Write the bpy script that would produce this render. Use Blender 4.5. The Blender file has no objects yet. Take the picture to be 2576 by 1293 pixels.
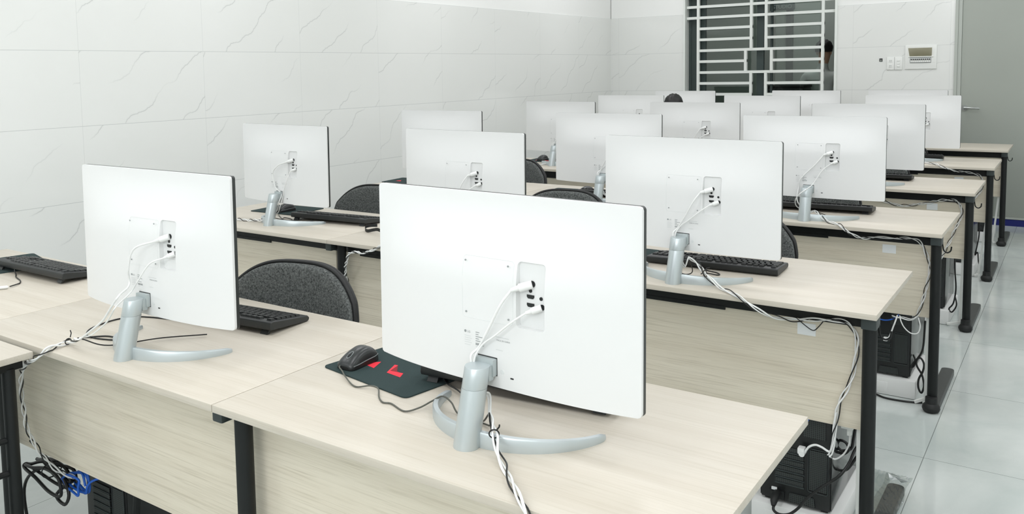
import bpy, bmesh, math, random
from mathutils import Vector, Matrix
random.seed(7)
C = bpy.context.scene.collection
PI = math.pi

# ------------------------------------------------------------------ helpers
def lin(c):
    def f(v):
        v /= 255.0
        return v/12.92 if v <= .04045 else ((v+.055)/1.055)**2.4
    return (f(c[0]), f(c[1]), f(c[2]), 1)

class MB:
    """collects shapes; build() links them as one mesh object"""
    def __init__(s): s.v = []; s.f = []; s.m = []
    def add(s, vs, fs, mi=0):
        o = len(s.v); s.v += [tuple(v) for v in vs]
        for f in fs: s.f.append([o+i for i in f]); s.m.append(mi)
        return s
    def box(s, x0, x1, y0, y1, z0, z1, mi=0, bev=0.0):
        if bev <= 0:
            vs = [(x, y, z) for z in (z0, z1) for y in (y0, y1) for x in (x0, x1)]
            return s.add(vs, [(0,2,3,1),(4,5,7,6),(0,1,5,4),(2,6,7,3),(0,4,6,2),(1,3,7,5)], mi)
        bm = bmesh.new(); bmesh.ops.create_cube(bm, size=1)
        for v in bm.verts: v.co = Vector(((x0+x1)/2+v.co.x*(x1-x0), (y0+y1)/2+v.co.y*(y1-y0), (z0+z1)/2+v.co.z*(z1-z0)))
        b = min(bev, .49*min(x1-x0, y1-y0, z1-z0))
        bmesh.ops.bevel(bm, geom=bm.edges[:]+bm.verts[:], offset=b, segments=2, profile=.6, affect='EDGES')
        s.bm(bm, mi); return s
    def bm(s, bm, mi=0, mat=None):
        bm.verts.ensure_lookup_table(); bm.verts.index_update()
        vs = [(mat @ v.co) if mat else v.co.copy() for v in bm.verts]
        s.add(vs, [[v.index for v in f.verts] for f in bm.faces], mi); bm.free(); return s
    def tube(s, pts, r, n=8, mi=0, cap=True):
        P = [Vector(p) for p in pts]; k = len(P)
        R = r if isinstance(r, (list, tuple)) else [r]*k
        T = []
        for i in range(k):
            t = P[min(i+1, k-1)]-P[max(i-1, 0)]
            T.append(t.normalized() if t.length > 1e-9 else Vector((0, 0, 1)))
        a = Vector((0, 0, 1)) if abs(T[0].z) < .9 else Vector((1, 0, 0))
        u = T[0].cross(a).normalized(); vs = []
        for i in range(k):
            u = u-T[i]*u.dot(T[i])
            u = u.normalized() if u.length > 1e-6 else T[i].orthogonal().normalized()
            w = T[i].cross(u)
            for j in range(n):
                an = 2*PI*j/n
                vs.append(P[i]+(u*math.cos(an)+w*math.sin(an))*R[i])
        fs = [(i*n+j, i*n+(j+1) % n, (i+1)*n+(j+1) % n, (i+1)*n+j) for i in range(k-1) for j in range(n)]
        if cap: fs += [list(range(n))[::-1], [(k-1)*n+j for j in range(n)]]
        return s.add(vs, fs, mi)
    def cyl(s, p, q, r, n=20, mi=0): return s.tube([p, q], r, n, mi)
    def prism(s, poly, y0, y1, mi=0, axis='y'):
        n = len(poly)
        if axis == 'y': vs = [(a, y0, b) for a, b in poly]+[(a, y1, b) for a, b in poly]
        elif axis == 'z': vs = [(a, b, y0) for a, b in poly]+[(a, b, y1) for a, b in poly]
        else: vs = [(y0, a, b) for a, b in poly]+[(y1, a, b) for a, b in poly]
        fs = [list(range(n)), list(range(n, 2*n))[::-1]]+[(i, n+i, n+(i+1) % n, (i+1) % n) for i in range(n)]
        return s.add(vs, fs, mi)
    def lathe(s, prof, n=32, mi=0, c=(0, 0, 0), sx=1, sy=1):
        k = len(prof); vs = []
        for r, z in prof:
            for j in range(n):
                a = 2*PI*j/n; vs.append((c[0]+r*math.cos(a)*sx, c[1]+r*math.sin(a)*sy, c[2]+z))
        fs = [(i*n+j, i*n+(j+1) % n, (i+1)*n+(j+1) % n, (i+1)*n+j) for i in range(k-1) for j in range(n)]
        fs += [list(range(n))[::-1], [(k-1)*n+j for j in range(n)]]
        return s.add(vs, fs, mi)
    def build(s, name, mats, parent=None, smooth=35, bevel=0, loc=None):
        me = bpy.data.meshes.new(name); me.from_pydata(s.v, [], s.f)
        for m in (mats if isinstance(mats, (list, tuple)) else [mats]): me.materials.append(m)
        for p, mi in zip(me.polygons, s.m): p.material_index = mi
        bm = bmesh.new(); bm.from_mesh(me); bmesh.ops.recalc_face_normals(bm, faces=bm.faces[:]); bm.to_mesh(me); bm.free()
        me.polygons.foreach_set('use_smooth', [True]*len(me.polygons))
        try: me.set_sharp_from_angle(angle=math.radians(smooth))
        except Exception: pass
        o = bpy.data.objects.new(name, me); C.objects.link(o)
        if parent: o.parent = parent
        if loc: o.location = loc
        if bevel:
            b = o.modifiers.new('bevel', 'BEVEL'); b.width = bevel; b.segments = 2; b.limit_method = 'ANGLE'; b.angle_limit = math.radians(40)
        return o

def tag(o, label, cat, group=None):
    o['label'] = label; o['category'] = cat
    if group: o['group'] = group
    return o
def thing(name, label, cat, loc=(0, 0, 0), rz=0, group=None):
    o = bpy.data.objects.new(name, None); C.objects.link(o); o.empty_display_size = .05
    o.location = loc; o.rotation_euler = (0, 0, rz)
    return tag(o, label, cat, group)
def struct(o): o['kind'] = 'structure'; return o
def copy_tree(o, parent=None):
    kids = list(o.children)
    c = o.copy(); C.objects.link(c)
    if parent: c.parent = parent
    for k in kids: copy_tree(k, c)
    return c
def rrect(x0, x1, z0, z1, r, n=4):
    out = []
    for cx, cz, a0 in ((x1-r, z1-r, 0), (x0+r, z1-r, 90), (x0+r, z0+r, 180), (x1-r, z0+r, 270)):
        for i in range(n+1):
            a = math.radians(a0+90*i/n); out.append((cx+r*math.cos(a), cz+r*math.sin(a)))
    return out
def cat(pts, m=8):
    P = [Vector(p) for p in pts]; P = [P[0]*2-P[1]]+P+[P[-1]*2-P[-2]]; out = []
    for i in range(1, len(P)-2):
        for k in range(m):
            t = k/m; a, b, c, d = P[i-1:i+3]
            out.append(.5*((2*b)+(c-a)*t+(2*a-5*b+4*c-d)*t*t+(3*b-a-3*c+d)*t**3))
    out.append(P[-2]); return out

# ------------------------------------------------------------------ materials
def mat(name, col, rough=.5, metal=0, spec=.5, coat=0):
    m = bpy.data.materials.new(name); m.use_nodes = True
    b = m.node_tree.nodes['Principled BSDF']
    b.inputs['Base Color'].default_value = lin(col); b.inputs['Roughness'].default_value = rough
    b.inputs['Metallic'].default_value = metal; b.inputs['Specular IOR Level'].default_value = spec
    b.inputs['Coat Weight'].default_value = coat
    return m
class NT:
    def __init__(s, m): s.t = m.node_tree; s.b = s.t.nodes['Principled BSDF']
    def n(s, typ, **kw):
        x = s.t.nodes.new(typ)
        for k, v in kw.items():
            if k == 'op': x.operation = v
            else: setattr(x, k, v)
        return x
    def l(s, a, b): s.t.links.new(a, b)
    def math(s, op, a, b=None, c=None):
        x = s.n('ShaderNodeMath', op=op)
        for i, q in enumerate((a, b, c)):
            if q is None: continue
            if isinstance(q, (int, float)): x.inputs[i].default_value = q
            else: s.l(q, x.inputs[i])
        return x.outputs[0]
    def mix(s, f, a, b):
        x = s.n('ShaderNodeMix', data_type='RGBA')
        for i, q in ((0, f), (6, a), (7, b)):
            if isinstance(q, (int, float)): x.inputs[i].default_value = q
            elif isinstance(q, tuple): x.inputs[i].default_value = q
            else: s.l(q, x.inputs[i])
        return x.outputs[2]
    def ramp(s, f, stops):
        x = s.n('ShaderNodeValToRGB'); r = x.color_ramp
        while len(r.elements) < len(stops): r.elements.new(.5)
        for e, (p, c) in zip(r.elements, stops): e.position = p; e.color = c
        s.l(f, x.inputs[0]); return x.outputs[0]
    def mapping(s, src, scale=(1, 1, 1), rot=(0, 0, 0), loc=(0, 0, 0)):
        x = s.n('ShaderNodeMapping'); s.l(src, x.inputs[0])
        x.inputs['Scale'].default_value = scale; x.inputs['Rotation'].default_value = rot; x.inputs['Location'].default_value = loc
        return x.outputs[0]
    def noise(s, v, scale, detail=4, rough=.5, dist=0):
        x = s.n('ShaderNodeTexNoise'); s.l(v, x.inputs['Vector'])
        x.inputs['Scale'].default_value = scale; x.inputs['Detail'].default_value = detail
        x.inputs['Roughness'].default_value = rough; x.inputs['Distortion'].default_value = dist
        return x.outputs['Fac']
    def objco(s): return s.n('ShaderNodeTexCoord').outputs['Object']
    def pos(s): return s.n('ShaderNodeNewGeometry').outputs['Position']
    def bump(s, h, strength=.2, dist=.001):
        x = s.n('ShaderNodeBump'); x.inputs['Strength'].default_value = strength; x.inputs['Distance'].default_value = dist
        s.l(h, x.inputs['Height']); s.l(x.outputs[0], s.b.inputs['Normal'])
BC = 'Base Color'

def wood(name, light, mid, dark, contrast=1.0):
    m = mat(name, light, .42); t = NT(m)
    rnd = t.n('ShaderNodeObjectInfo').outputs['Random']
    off = t.n('ShaderNodeCombineXYZ'); r10 = t.math('MULTIPLY', rnd, 17.0)
    t.l(r10, off.inputs[0]); t.l(r10, off.inputs[1]); t.l(r10, off.inputs[2])
    add = t.n('ShaderNodeVectorMath', op='ADD'); t.l(t.objco(), add.inputs[0]); t.l(off.outputs[0], add.inputs[1])
    v = add.outputs[0]
    broad = t.noise(t.mapping(v, (.9, 20, 20)), 1.0, 3, .5, .4)
    fine = t.noise(t.mapping(v, (4.0, 210, 210)), 1.0, 4, .6, .6)
    hair = t.noise(t.mapping(v, (9.0, 520, 520)), 1.0, 2, .5)
    a = t.ramp(broad, [(.3, lin(mid)), (.62, lin(light))])
    f2 = t.math('MULTIPLY', t.ramp(fine, [(.5, (0, 0, 0, 1)), (.72, (1, 1, 1, 1))]), contrast)
    c = t.mix(f2, a, lin(dark))
    h2 = t.math('MULTIPLY', t.ramp(hair, [(.50, (0, 0, 0, 1)), (.72, (1, 1, 1, 1))]), .42*contrast)
    t.l(t.mix(h2, c, lin(dark)), t.b.inputs[BC])
    t.bump(fine, .08, .0004)
    return m
M = {}
M['wood_top'] = wood('ash_laminate_top', (201, 195, 182), (193, 186, 172), (178, 170, 153), .5)
M['wood_panel'] = wood('ash_laminate_panel', (221, 214, 196), (211, 203, 184), (180, 171, 150), .6)
M['white_plastic'] = mat('white_plastic', (225, 227, 226), .38)
M['bezel'] = mat('charcoal_bezel', (44, 48, 47), .4)
M['screen'] = mat('black_screen', (8, 9, 9), .12)
M['silver'] = mat('silver_paint', (190, 199, 201), .34, .5)
M['silver_dark'] = mat('silver_neck', (180, 189, 190), .38, .45)
M['port'] = mat('port_black', (26, 29, 29), .4)
M['ink'] = mat('grey_print', (150, 155, 155), .6)
M['ink_light'] = mat('pale_print', (205, 209, 208), .6)
M['seam'] = mat('plastic_seam', (216, 220, 219), .6)
M['black_metal'] = mat('black_powder_coat', (14, 18, 18), .5, 0, .35)
M['block'] = mat('grey_black_plastic', (52, 60, 60), .5)
M['foot'] = mat('foot_grey', (66, 70, 69), .45)
M['rubber'] = mat('black_rubber', (20, 22, 22), .6)
M['kb'] = mat('keyboard_black', (38, 41, 41), .45)
M['key'] = mat('key_black', (30, 33, 33), .38)
M['mouse'] = mat('mouse_black', (36, 40, 40), .33)
M['mouse_side'] = mat('mouse_side_black', (14, 16, 16), .5)
M['mouse_ring'] = mat('grey_ring', (120, 126, 126), .4)
M['cord'] = mat('grey_cord', (84, 86, 78), .5)
M['cable_w'] = mat('white_cable', (232, 234, 232), .42)
M['cable_b'] = mat('black_cable', (16, 18, 18), .42)
M['cable_blue'] = mat('blue_cable', (24, 92, 190), .45)
M['red'] = mat('red_print', (232, 44, 62), .8)
M['dark_red'] = mat('dark_red_print', (128, 14, 24), .8)
M['paper'] = mat('white_paper', (226, 230, 230), .8)
M['foam'] = mat('white_foam', (232, 234, 232), .85)
M['pc'] = mat('tower_black', (19, 22, 22), .38)
M['pc_side'] = mat('tower_side', (30, 33, 33), .16, .0, .6)
M['grille'] = mat('white_enamel', (226, 231, 226), .4)
M['alu'] = mat('dark_aluminium', (48, 62, 60), .45)
M['paint'] = mat('white_wall_paint', (238, 240, 237), .75)
M['trim'] = mat('grey_trim', (176, 182, 175), .6)
M['blue'] = mat('blue_skirting', (8, 22, 104), .6)
M['steel'] = mat('brushed_steel', (176, 180, 178), .3, .8)
M['switch'] = mat('switch_white', (230, 233, 229), .45)
M['shirt'] = mat('white_shirt', (210, 214, 210), .85)
M['skin'] = mat('skin', (198, 158, 132), .6)
M['hair'] = mat('black_hair', (14, 14, 14), .55)
M['trousers'] = mat('dark_trousers', (38, 42, 48), .85)
M['out_wall'] = mat('corridor_wall', (150, 158, 150), .8)
M['out_dark'] = mat('corridor_dark', (54, 64, 62), .6)
M['sign'] = mat('sign_board', (74, 88, 88), .6)
M['sign_letter'] = mat('sign_letter', (150, 160, 158), .6)
M['rubber_blk'] = M['rubber']
# door paint with faint mottling
m = mat('door_grey', (150, 158, 149), .5); t = NT(m)
t.l(t.mix(t.noise(t.pos(), 1.5, 3), lin((154, 160, 152)), lin((165, 171, 163))), t.b.inputs[BC]); M['door'] = m
# fabric
m = mat('charcoal_fabric', (70, 74, 73), .95, 0, .2); t = NT(m)
nz = t.noise(t.objco(), 420, 3, .7); nb = t.noise(t.objco(), 160, 2, .6)
t.l(t.mix(t.ramp(t.math('ADD', t.math('MULTIPLY', nz, .6), t.math('MULTIPLY', nb, .4)), [(.36, (0, 0, 0, 1)), (.66, (1, 1, 1, 1))]), lin((32, 35, 35)), lin((126, 130, 128))), t.b.inputs[BC])
t.bump(nz, .5, .002); M['fabric'] = m
# mouse pad cloth
m = mat('pad_cloth', (46, 62, 62), .9, 0, .2); t = NT(m)
nz = t.noise(t.objco(), 700, 2)
t.l(t.mix(nz, lin((36, 48, 49)), lin((58, 74, 73))), t.b.inputs[BC]); M['pad'] = m
# perforated sheet of the towers
m = mat('perforated_black', (24, 27, 27), .45); t = NT(m)
sp = t.n('ShaderNodeSeparateXYZ'); t.l(t.objco(), sp.inputs[0])
cx = t.math('SUBTRACT', t.math('FRACT', t.math('MULTIPLY', sp.outputs[0], 175.0)), .5)
cz = t.math('SUBTRACT', t.math('FRACT', t.math('MULTIPLY', sp.outputs[2], 175.0)), .5)
d = t.math('MAXIMUM', t.math('ABSOLUTE', cx), t.math('ABSOLUTE', cz))
t.l(t.mix(t.math('LESS_THAN', d, .31), lin((54, 60, 59)), lin((4, 5, 5))), t.b.inputs[BC]); M['mesh'] = m
# marble look wall tile : thin diagonal veins, 0.8 x 0.4 m tiles, straight joints
def tile_mat(name, axis, off_h, base, vein_col, sign=1):
    m = mat(name, base, .13, 0, .45); t = NT(m)
    p = t.pos(); sp = t.n('ShaderNodeSeparateXYZ'); t.l(p, sp.inputs[0])
    h = sp.outputs[0 if axis == 'x' else 1]; z = sp.outputs[2]
    hs = t.math('DIVIDE', t.math('SUBTRACT', h, off_h), .8); zs = t.math('DIVIDE', t.math('SUBTRACT', z, -.009), .4)
    fh = t.math('FRACT', hs); fz = t.math('FRACT', zs)
    dh = t.math('MULTIPLY', t.math('MINIMUM', fh, t.math('SUBTRACT', 1.0, fh)), .8)
    dz = t.math('MULTIPLY', t.math('MINIMUM', fz, t.math('SUBTRACT', 1.0, fz)), .4)
    jh = t.math('LESS_THAN', dh, .0012); jz = t.math('LESS_THAN', dz, .0016)
    joint = t.math('MAXIMUM', t.math('MULTIPLY', jh, .5), t.math('MULTIPLY', jz, .8))
    idv = t.math('ADD', t.math('MULTIPLY', t.math('FLOOR', hs), 3.71), t.math('MULTIPLY', t.math('FLOOR', zs), 7.13))
    # vein direction
    A = math.radians(38)
    a = t.math('ADD', t.math('MULTIPLY', h, math.cos(A)*sign), t.math('MULTIPLY', z, math.sin(A)))
    b = t.math('SUBTRACT', t.math('MULTIPLY', z, math.cos(A)), t.math('MULTIPLY', h, math.sin(A)*sign))
    def nz(scale, x, y, zz, detail):
        cb = t.n('ShaderNodeCombineXYZ')
        for i, q in enumerate((x, y, zz)):
            if isinstance(q, float): cb.inputs[i].default_value = q
            else: t.l(q, cb.inputs[i])
        return t.math('SUBTRACT', t.noise(cb.outputs[0], scale, detail, .55), .5)
    w1 = t.math('MULTIPLY', nz(2.4, a, 0.0, idv, 2), .24); w2 = t.math('MULTIPLY', nz(7.0, a, 0.0, idv, 7), .10)
    bb = t.math('ADD', t.math('ADD', b, t.math('ADD', w1, w2)), t.math('MULTIPLY', idv, .391))
    FQ = 4.4
    q = t.math('MULTIPLY', bb, FQ); vid = t.math('FLOOR', q)
    ab = t.math('DIVIDE', t.math('ABSOLUTE', t.math('SUBTRACT', t.math('FRACT', q), .5)), FQ)
    n2 = t.math('ADD', nz(1.9, a, t.math('MULTIPLY', vid, 5.3), idv, 1), .5)
    line = t.ramp(ab, [(0, (1, 1, 1, 1)), (.0014, (0, 0, 0, 1))])
    halo = t.ramp(ab, [(0, (1, 1, 1, 1)), (.012, (0, 0, 0, 1))])
    mask = t.ramp(n2, [(.50, (0, 0, 0, 1)), (.60, (1, 1, 1, 1))])
    v = t.math('ADD', t.math('MULTIPLY', t.math('MULTIPLY', line, mask), .38), t.math('MULTIPLY', t.math('MULTIPLY', halo, mask), .05))
    n3 = t.noise(p, 1.1, 2)
    c0 = t.mix(n3, lin(base), lin((base[0]-7, base[1]-6, base[2]-7)))
    c1 = t.mix(v, c0, lin(vein_col))
    t.l(t.mix(joint, c1, lin((196, 200, 198))), t.b.inputs[BC])
    return m
M['tile_left'] = tile_mat('marble_wall_tile_left', 'y', 1.405, (233, 235, 232), (140, 146, 145))
M['tile_back'] = tile_mat('marble_wall_tile_back', 'x', -3.735, (231, 233, 230), (146, 152, 150))
# polished floor tile 0.8 m
m = mat('polished_floor_tile', (196, 203, 199), .09, 0, .5); t = NT(m)
sp = t.n('ShaderNodeSeparateXYZ'); t.l(t.pos(), sp.inputs[0])
fx = t.math('FRACT', t.math('DIVIDE', t.math('ADD', sp.outputs[0], 7.99), .8)); fy = t.math('FRACT', t.math('DIVIDE', t.math('ADD', sp.outputs[1], 5.655), .8))
dx = t.math('MINIMUM', fx, t.math('SUBTRACT', 1.0, fx)); dy = t.math('MINIMUM', fy, t.math('SUBTRACT', 1.0, fy))
j = t.math('LESS_THAN', t.math('MINIMUM', dx, dy), .0014)
nf = t.noise(t.pos(), 2.2, 5, .6, .6)
c0 = t.ramp(nf, [(.35, lin((188, 197, 194))), (.65, lin((208, 214, 211)))])
t.l(t.mix(t.math('MULTIPLY', j, .85), c0, lin((96, 102, 99))), t.b.inputs[BC])
t.l(t.math('ADD', .07, t.math('MULTIPLY', t.noise(t.pos(), 6, 3), .08)), t.b.inputs['Roughness']); M['floor'] = m
# window glass, clear film
def clear(name, tint, gloss, rough=.02):
    m = bpy.data.materials.new(name); m.use_nodes = True; n = m.node_tree; n.nodes.clear()
    o = n.nodes.new('ShaderNodeOutputMaterial'); mx = n.nodes.new('ShaderNodeMixShader')
    tr = n.nodes.new('ShaderNodeBsdfTransparent'); tr.inputs[0].default_value = lin(tint)
    gl = n.nodes.new('ShaderNodeBsdfGlossy'); gl.inputs['Roughness'].default_value = rough
    mx.inputs[0].default_value = gloss
    n.links.new(tr.outputs[0], mx.inputs[1]); n.links.new(gl.outputs[0], mx.inputs[2]); n.links.new(mx.outputs[0], o.inputs[0]); return m
M['glass'] = clear('window_glass', (225, 232, 228), .07)
M['film'] = clear('plastic_film', (228, 232, 231), .16, .18)
M['smoked'] = clear('smoked_lid', (214, 212, 200), .10, .2)
def emis(name, col, s):
    m = mat(name, col, .5); b = m.node_tree.nodes['Principled BSDF']
    b.inputs['Emission Color'].default_value = lin(col); b.inputs['Emission Strength'].default_value = s; return m

# ------------------------------------------------------------------ setting
XL, YB, XR, YF, ZC = -3.83, 7.77, 1.75, -4.4, 3.1
GX = -.50                                             # right end of the tiled back wall
TILE_TOP = 1.991
WX0, WX1, WZ0, WZ1 = -2.99, -1.475, .95, 2.62        # window opening
b = MB(); b.box(XL-.1, XR+.1, YF-.1, 11.0, -.1, 0); struct(b.build('floor', M['floor']))
b = MB(); b.box(XL-.1, XR+.1, YF-.1, YB+.25, ZC, ZC+.1); struct(b.build('ceiling', M['paint']))
b = MB(); b.box(XL-.12, XL-.008, YF, YB+.2, 0, ZC, 0); b.box(XL-.009, XL, YF, YB, 0, TILE_TOP, 1)
struct(b.build('wall_left', [M['paint'], M['tile_left']]))
b = MB()
def backpiece(x0, x1, z0, z1):
    zs = [z0]+([TILE_TOP] if z0 < TILE_TOP < z1 else [])+[z1]
    for a, c in zip(zs, zs[1:]):
        tiled = c <= TILE_TOP+1e-6
        b.box(x0, x1, YB+(0 if tiled else .008), YB+.2, a, c, 1 if tiled else 0)
backpiece(XL, WX0, 0, ZC); backpiece(WX1, GX, 0, ZC); backpiece(WX0, WX1, 0, WZ0); backpiece(WX0, WX1, WZ1, ZC)
b.box(GX, XR+.1, YB+.06, YB+.2, 0, ZC, 0)
struct(b.build('wall_back', [M['paint'], M['tile_back']]))
b = MB(); b.box(XR, XR+.1, YF, YB+.2, 0, ZC); struct(b.build('wall_right', M['paint']))
b = MB(); b.box(XL, XR, YF-.1, YF, 0, ZC); struct(b.build('wall_front', M['paint']))
# grey door leaf, its frame post and the blue kick strip
b = MB(); b.box(-.445, XR, YB+.005, YB+.055, 0, 2.9, bev=.002)
d = struct(b.build('door_1', M['door']))
h = MB(); h.cyl((-.47+.06, YB+.005, 1.03), (-.41, YB-.05, 1.03), .009, 12); h.tube(cat([(-.41, YB-.05, 1.03), (-.36, YB-.055, 1.03), (-.31, YB-.05, 1.028), (-.295, YB-.045, 1.026)]), .0095, 12)
h.cyl((-.41, YB+.006, 1.03), (-.41, YB-.004, 1.03), .024, 20); h.build('door_handle', M['steel'], d)
b = MB(); b.box(-.50, -.476, YB-.012, YB+.06, 0, ZC, bev=.002); b.box(-.476, -.446, YB-.004, YB+.06, 0, ZC, bev=.003); struct(b.build('trim_1', M['trim']))
b = MB(); b.box(-.444, XR, YB-.006, YB+.006, 0, .056, 0); b.box(-.444, XR, YB-.010, YB+.006, .060, .074, 1)
struct(b.build('baseboard_back', [M['blue'], M['trim']]))

# window: white outer frame and grille, dark sliding sashes, glass
b = MB()
b.box(WX0, WX0+.018, YB-.012, YB+.13, WZ0, WZ1); b.box(WX1-.022, WX1, YB-.012, YB+.13, WZ0, WZ1)
b.box(WX0, WX1, YB-.012, YB+.13, WZ1-.022, WZ1); b.box(WX0, WX1, YB-.012, YB+.13, WZ0-.02, WZ0+.01)
w = struct(b.build('window_1', M['grille']))
zb = [1.150+.1143*k for k in range(-1, 13)]
b = MB(); yg0, yg1 = YB+.035, YB+.06
L0, L1, R0, R1 = -2.862, -2.285, -2.165, -1.600
for i, z in enumerate(zb):
    full = (i in (5, 3)) or z > 1.9
    cz0, cz1 = z-.0135, z+.0135
    if full: b.box(L0, R1, yg0, yg1, cz0, cz1)
    else:
        mid = abs(z-(zb[3]+zb[5])/2) < .02
        b.box(L0, L1-(.055 if mid else 0), yg0, yg1, cz0, cz1); b.box(R0+(.055 if mid else 0), R1, yg0, yg1, cz0, cz1)
    if z > 1.9:
        b.box(WX0+.02, L0, yg0, yg1, cz0, cz1); b.box(R1, WX1-.02, yg0, yg1, cz0, cz1)
for x in (L0+.0135, R1-.0135): b.box(x-.0135, x+.0135, yg0-.003, yg1+.003, WZ0, WZ1)
for x in (L1-.0135, R0+.0135):
    s = -1 if x == L1-.0135 else 1
    b.box(x-.0135, x+.0135, yg0-.003, yg1+.003, WZ0, zb[3]); b.box(x-.0135, x+.0135, yg0-.003, yg1+.003, zb[5], WZ1)
    b.box(x+s*.055-.0135, x+s*.055+.0135, yg0-.003, yg1+.003, zb[3], zb[5])
b.build('window_grille', M['grille'], w)
b = MB(); ys_ = YB+.10
for x0, x1 in ((-2.97, -2.945), (-2.845, -2.79), (-2.26, -2.19), (-2.125, -2.105), (-1.515, -1.49)):
    b.box(x0, x1, ys_, ys_+.03, WZ0, WZ1)
b.box(-2.97, -1.49, ys_, ys_+.03, WZ0, WZ0+.06); b.box(-2.97, -1.49, ys_, ys_+.03, WZ1-.06, WZ1)
b.box(-2.97, -2.85, ys_+.005, ys_+.025, WZ0, WZ1)
b.build('window_frame', M['alu'], w)
b = MB(); b.box(-2.79, -2.26, ys_+.012, ys_+.018, WZ0+.06, WZ1-.06); b.box(-2.08, -1.66, ys_+.012, ys_+.018, WZ0+.06, WZ1-.06)
b.build('window_pane', M['glass'], w)
# corridor beyond the window
b = MB(); b.box(XL, XR, 10.4, 10.5, 0, ZC); b.box(XL-.1, XL, YB+.2, 10.5, 0, ZC); b.box(.6, .7, YB+.2, 10.5, 0, ZC); b.box(XL, XR, YB+.2, 10.5, ZC, ZC+.1)
struct(b.build('wall_corridor', M['out_wall']))
b = MB()
for x0, x1 in ((-2.64, -2.56), (-2.0, -1.94)): b.box(x0, x1, 10.36, 10.4, 0, 2.5)
b.box(-1.62, -1.2, 10.36, 10.4, 0, 2.5)
struct(b.build('door_2', M['out_dark']))
# sign with raised letters
sg = thing('wall_sign', 'dark sign reading STUDIO seen through the top of the barred window', 'sign', (-2.485, 9.60, 2.09))
b = MB(); b.box(-.142, .142, 0, .02, 0, .085, bev=.003); b.build('sign_board', M['sign'], sg)
cu = bpy.data.curves.new('letters', 'FONT'); cu.body = 'STUDIO'; cu.size = .062; cu.extrude = .002; cu.align_x = 'CENTER'
lo = bpy.data.objects.new('lettering_tmp', cu); C.objects.link(lo)
dg = bpy.context.evaluated_depsgraph_get(); me = bpy.data.meshes.new_from_object(lo.evaluated_get(dg)); bpy.data.objects.remove(lo)
me.materials.clear(); me.materials.append(M['sign_letter'])
lo = bpy.data.objects.new('lettering', me); C.objects.link(lo); lo.parent = sg; lo.location = (0, -.002, .022); lo.rotation_euler = (PI/2, 0, 0)
b = MB(); b.tube([(-.12, .01, .085), (-.12, .01, 1.01)], .004, 8); b.tube([(.12, .01, .085), (.12, .01, 1.01)], .004, 8); b.build('hanger', M['black_metal'], sg)

cb_ = thing('corridor_cabinet', 'low dark cabinet outside, seen at the bottom right of the barred window', 'cabinet', (-2.19, 8.65, 0))
b = MB(); b.box(-.19, .19, 0, .35, 0, 1.19, bev=.01); b.build('body', M['port'], cb_)
b = MB(); b.box(-.20, .20, -.01, .36, 1.19, 1.222, bev=.012); b.build('top', M['rubber'], cb_)
# wall fittings right of the window
bp = thing('breaker_panel', 'white breaker panel with raised smoked lid on the tiled wall', 'breaker panel', (-.763, YB, 1.379))
b = MB(); b.box(-.127, .127, -.010, 0, 0, .216, bev=.003); b.build('cover_plate', M['switch'], bp)
b = MB(); b.box(-.087, .083, -.0125, -.009, .056, .106); b.build('breaker_window', M['ink'], bp)
for i in range(10):
    b = MB(); x = -.082+i*.0163; b.box(x, x+.0145, -.020, -.012, .062, .098, 0); b.box(x+.003, x+.0115, -.026, -.019, .082, .094, 1); b.build('breaker_switch', [M['switch'], M['port']], bp)
b = MB(); a = math.radians(28)
b.add([(-.09, -.013, .112), (.086, -.013, .112), (.094, -.013-.09*math.sin(a), .112+.09*math.cos(a)), (-.098, -.013-.09*math.sin(a), .112+.09*math.cos(a)),
       (-.09, -.011, .112), (.086, -.011, .112), (.094, -.011-.09*math.sin(a), .112+.09*math.cos(a)), (-.098, -.011-.09*math.sin(a), .112+.09*math.cos(a))],
      [(0,1,2,3),(7,6,5,4),(0,4,5,1),(1,5,6,2),(2,6,7,3),(3,7,4,0)]); b.build('lid', M['smoked'], bp)
b = MB(); b.cyl((-.1, -.013, .112), (.1, -.013, .112), .005, 10); b.build('hinge', M['switch'], bp)
for i, (x, lab) in enumerate(((-1.010, 'white double socket plate nearest the window on the tiled wall'), (-.944, 'white switch plate between socket plate and breaker panel'))):
    s = thing('wall_socket' if i == 0 else 'light_switch', lab, 'socket' if i == 0 else 'switch', (x, YB, 1.376))
    b = MB(); b.box(-.032, .032, -.009, 0, 0, .118, bev=.003); b.build('cover_plate', M['switch'], s)
    if i == 0:
        for z in (.037, .083):
            b = MB(); b.prism(rrect(-.012, .012, z-.013, z+.013, .005), -.0125, -.008); b.box(-.006, -.003, -.0135, -.012, z-.006, z+.006, 1); b.box(.003, .006, -.0135, -.012, z-.006, z+.006, 1); b.build('outlet', [M['switch'], M['ink']], s)
    else:
        for z in (.034, .059, .084):
            b = MB(); b.box(-.012, .012, -.013, -.008, z-.009, z+.009, bev=.002); b.build('rocker', M['switch'], s)
b = MB(); b.box(-.013, .013, -.002, 0, 0, .030, 0); b.box(-.006, .006, -.003, -.002, .005, .011, 1); b.box(-.005, -.002, -.003, -.002, .011, .022, 1); b.box(.002, .005, -.003, -.002, .013, .022, 1)
tag(b.build('wall_sticker', [M['port'], M['trim']], loc=(-1.092, YB, 1.453)), 'small square black sticker left of the socket plate', 'sticker')

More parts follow.
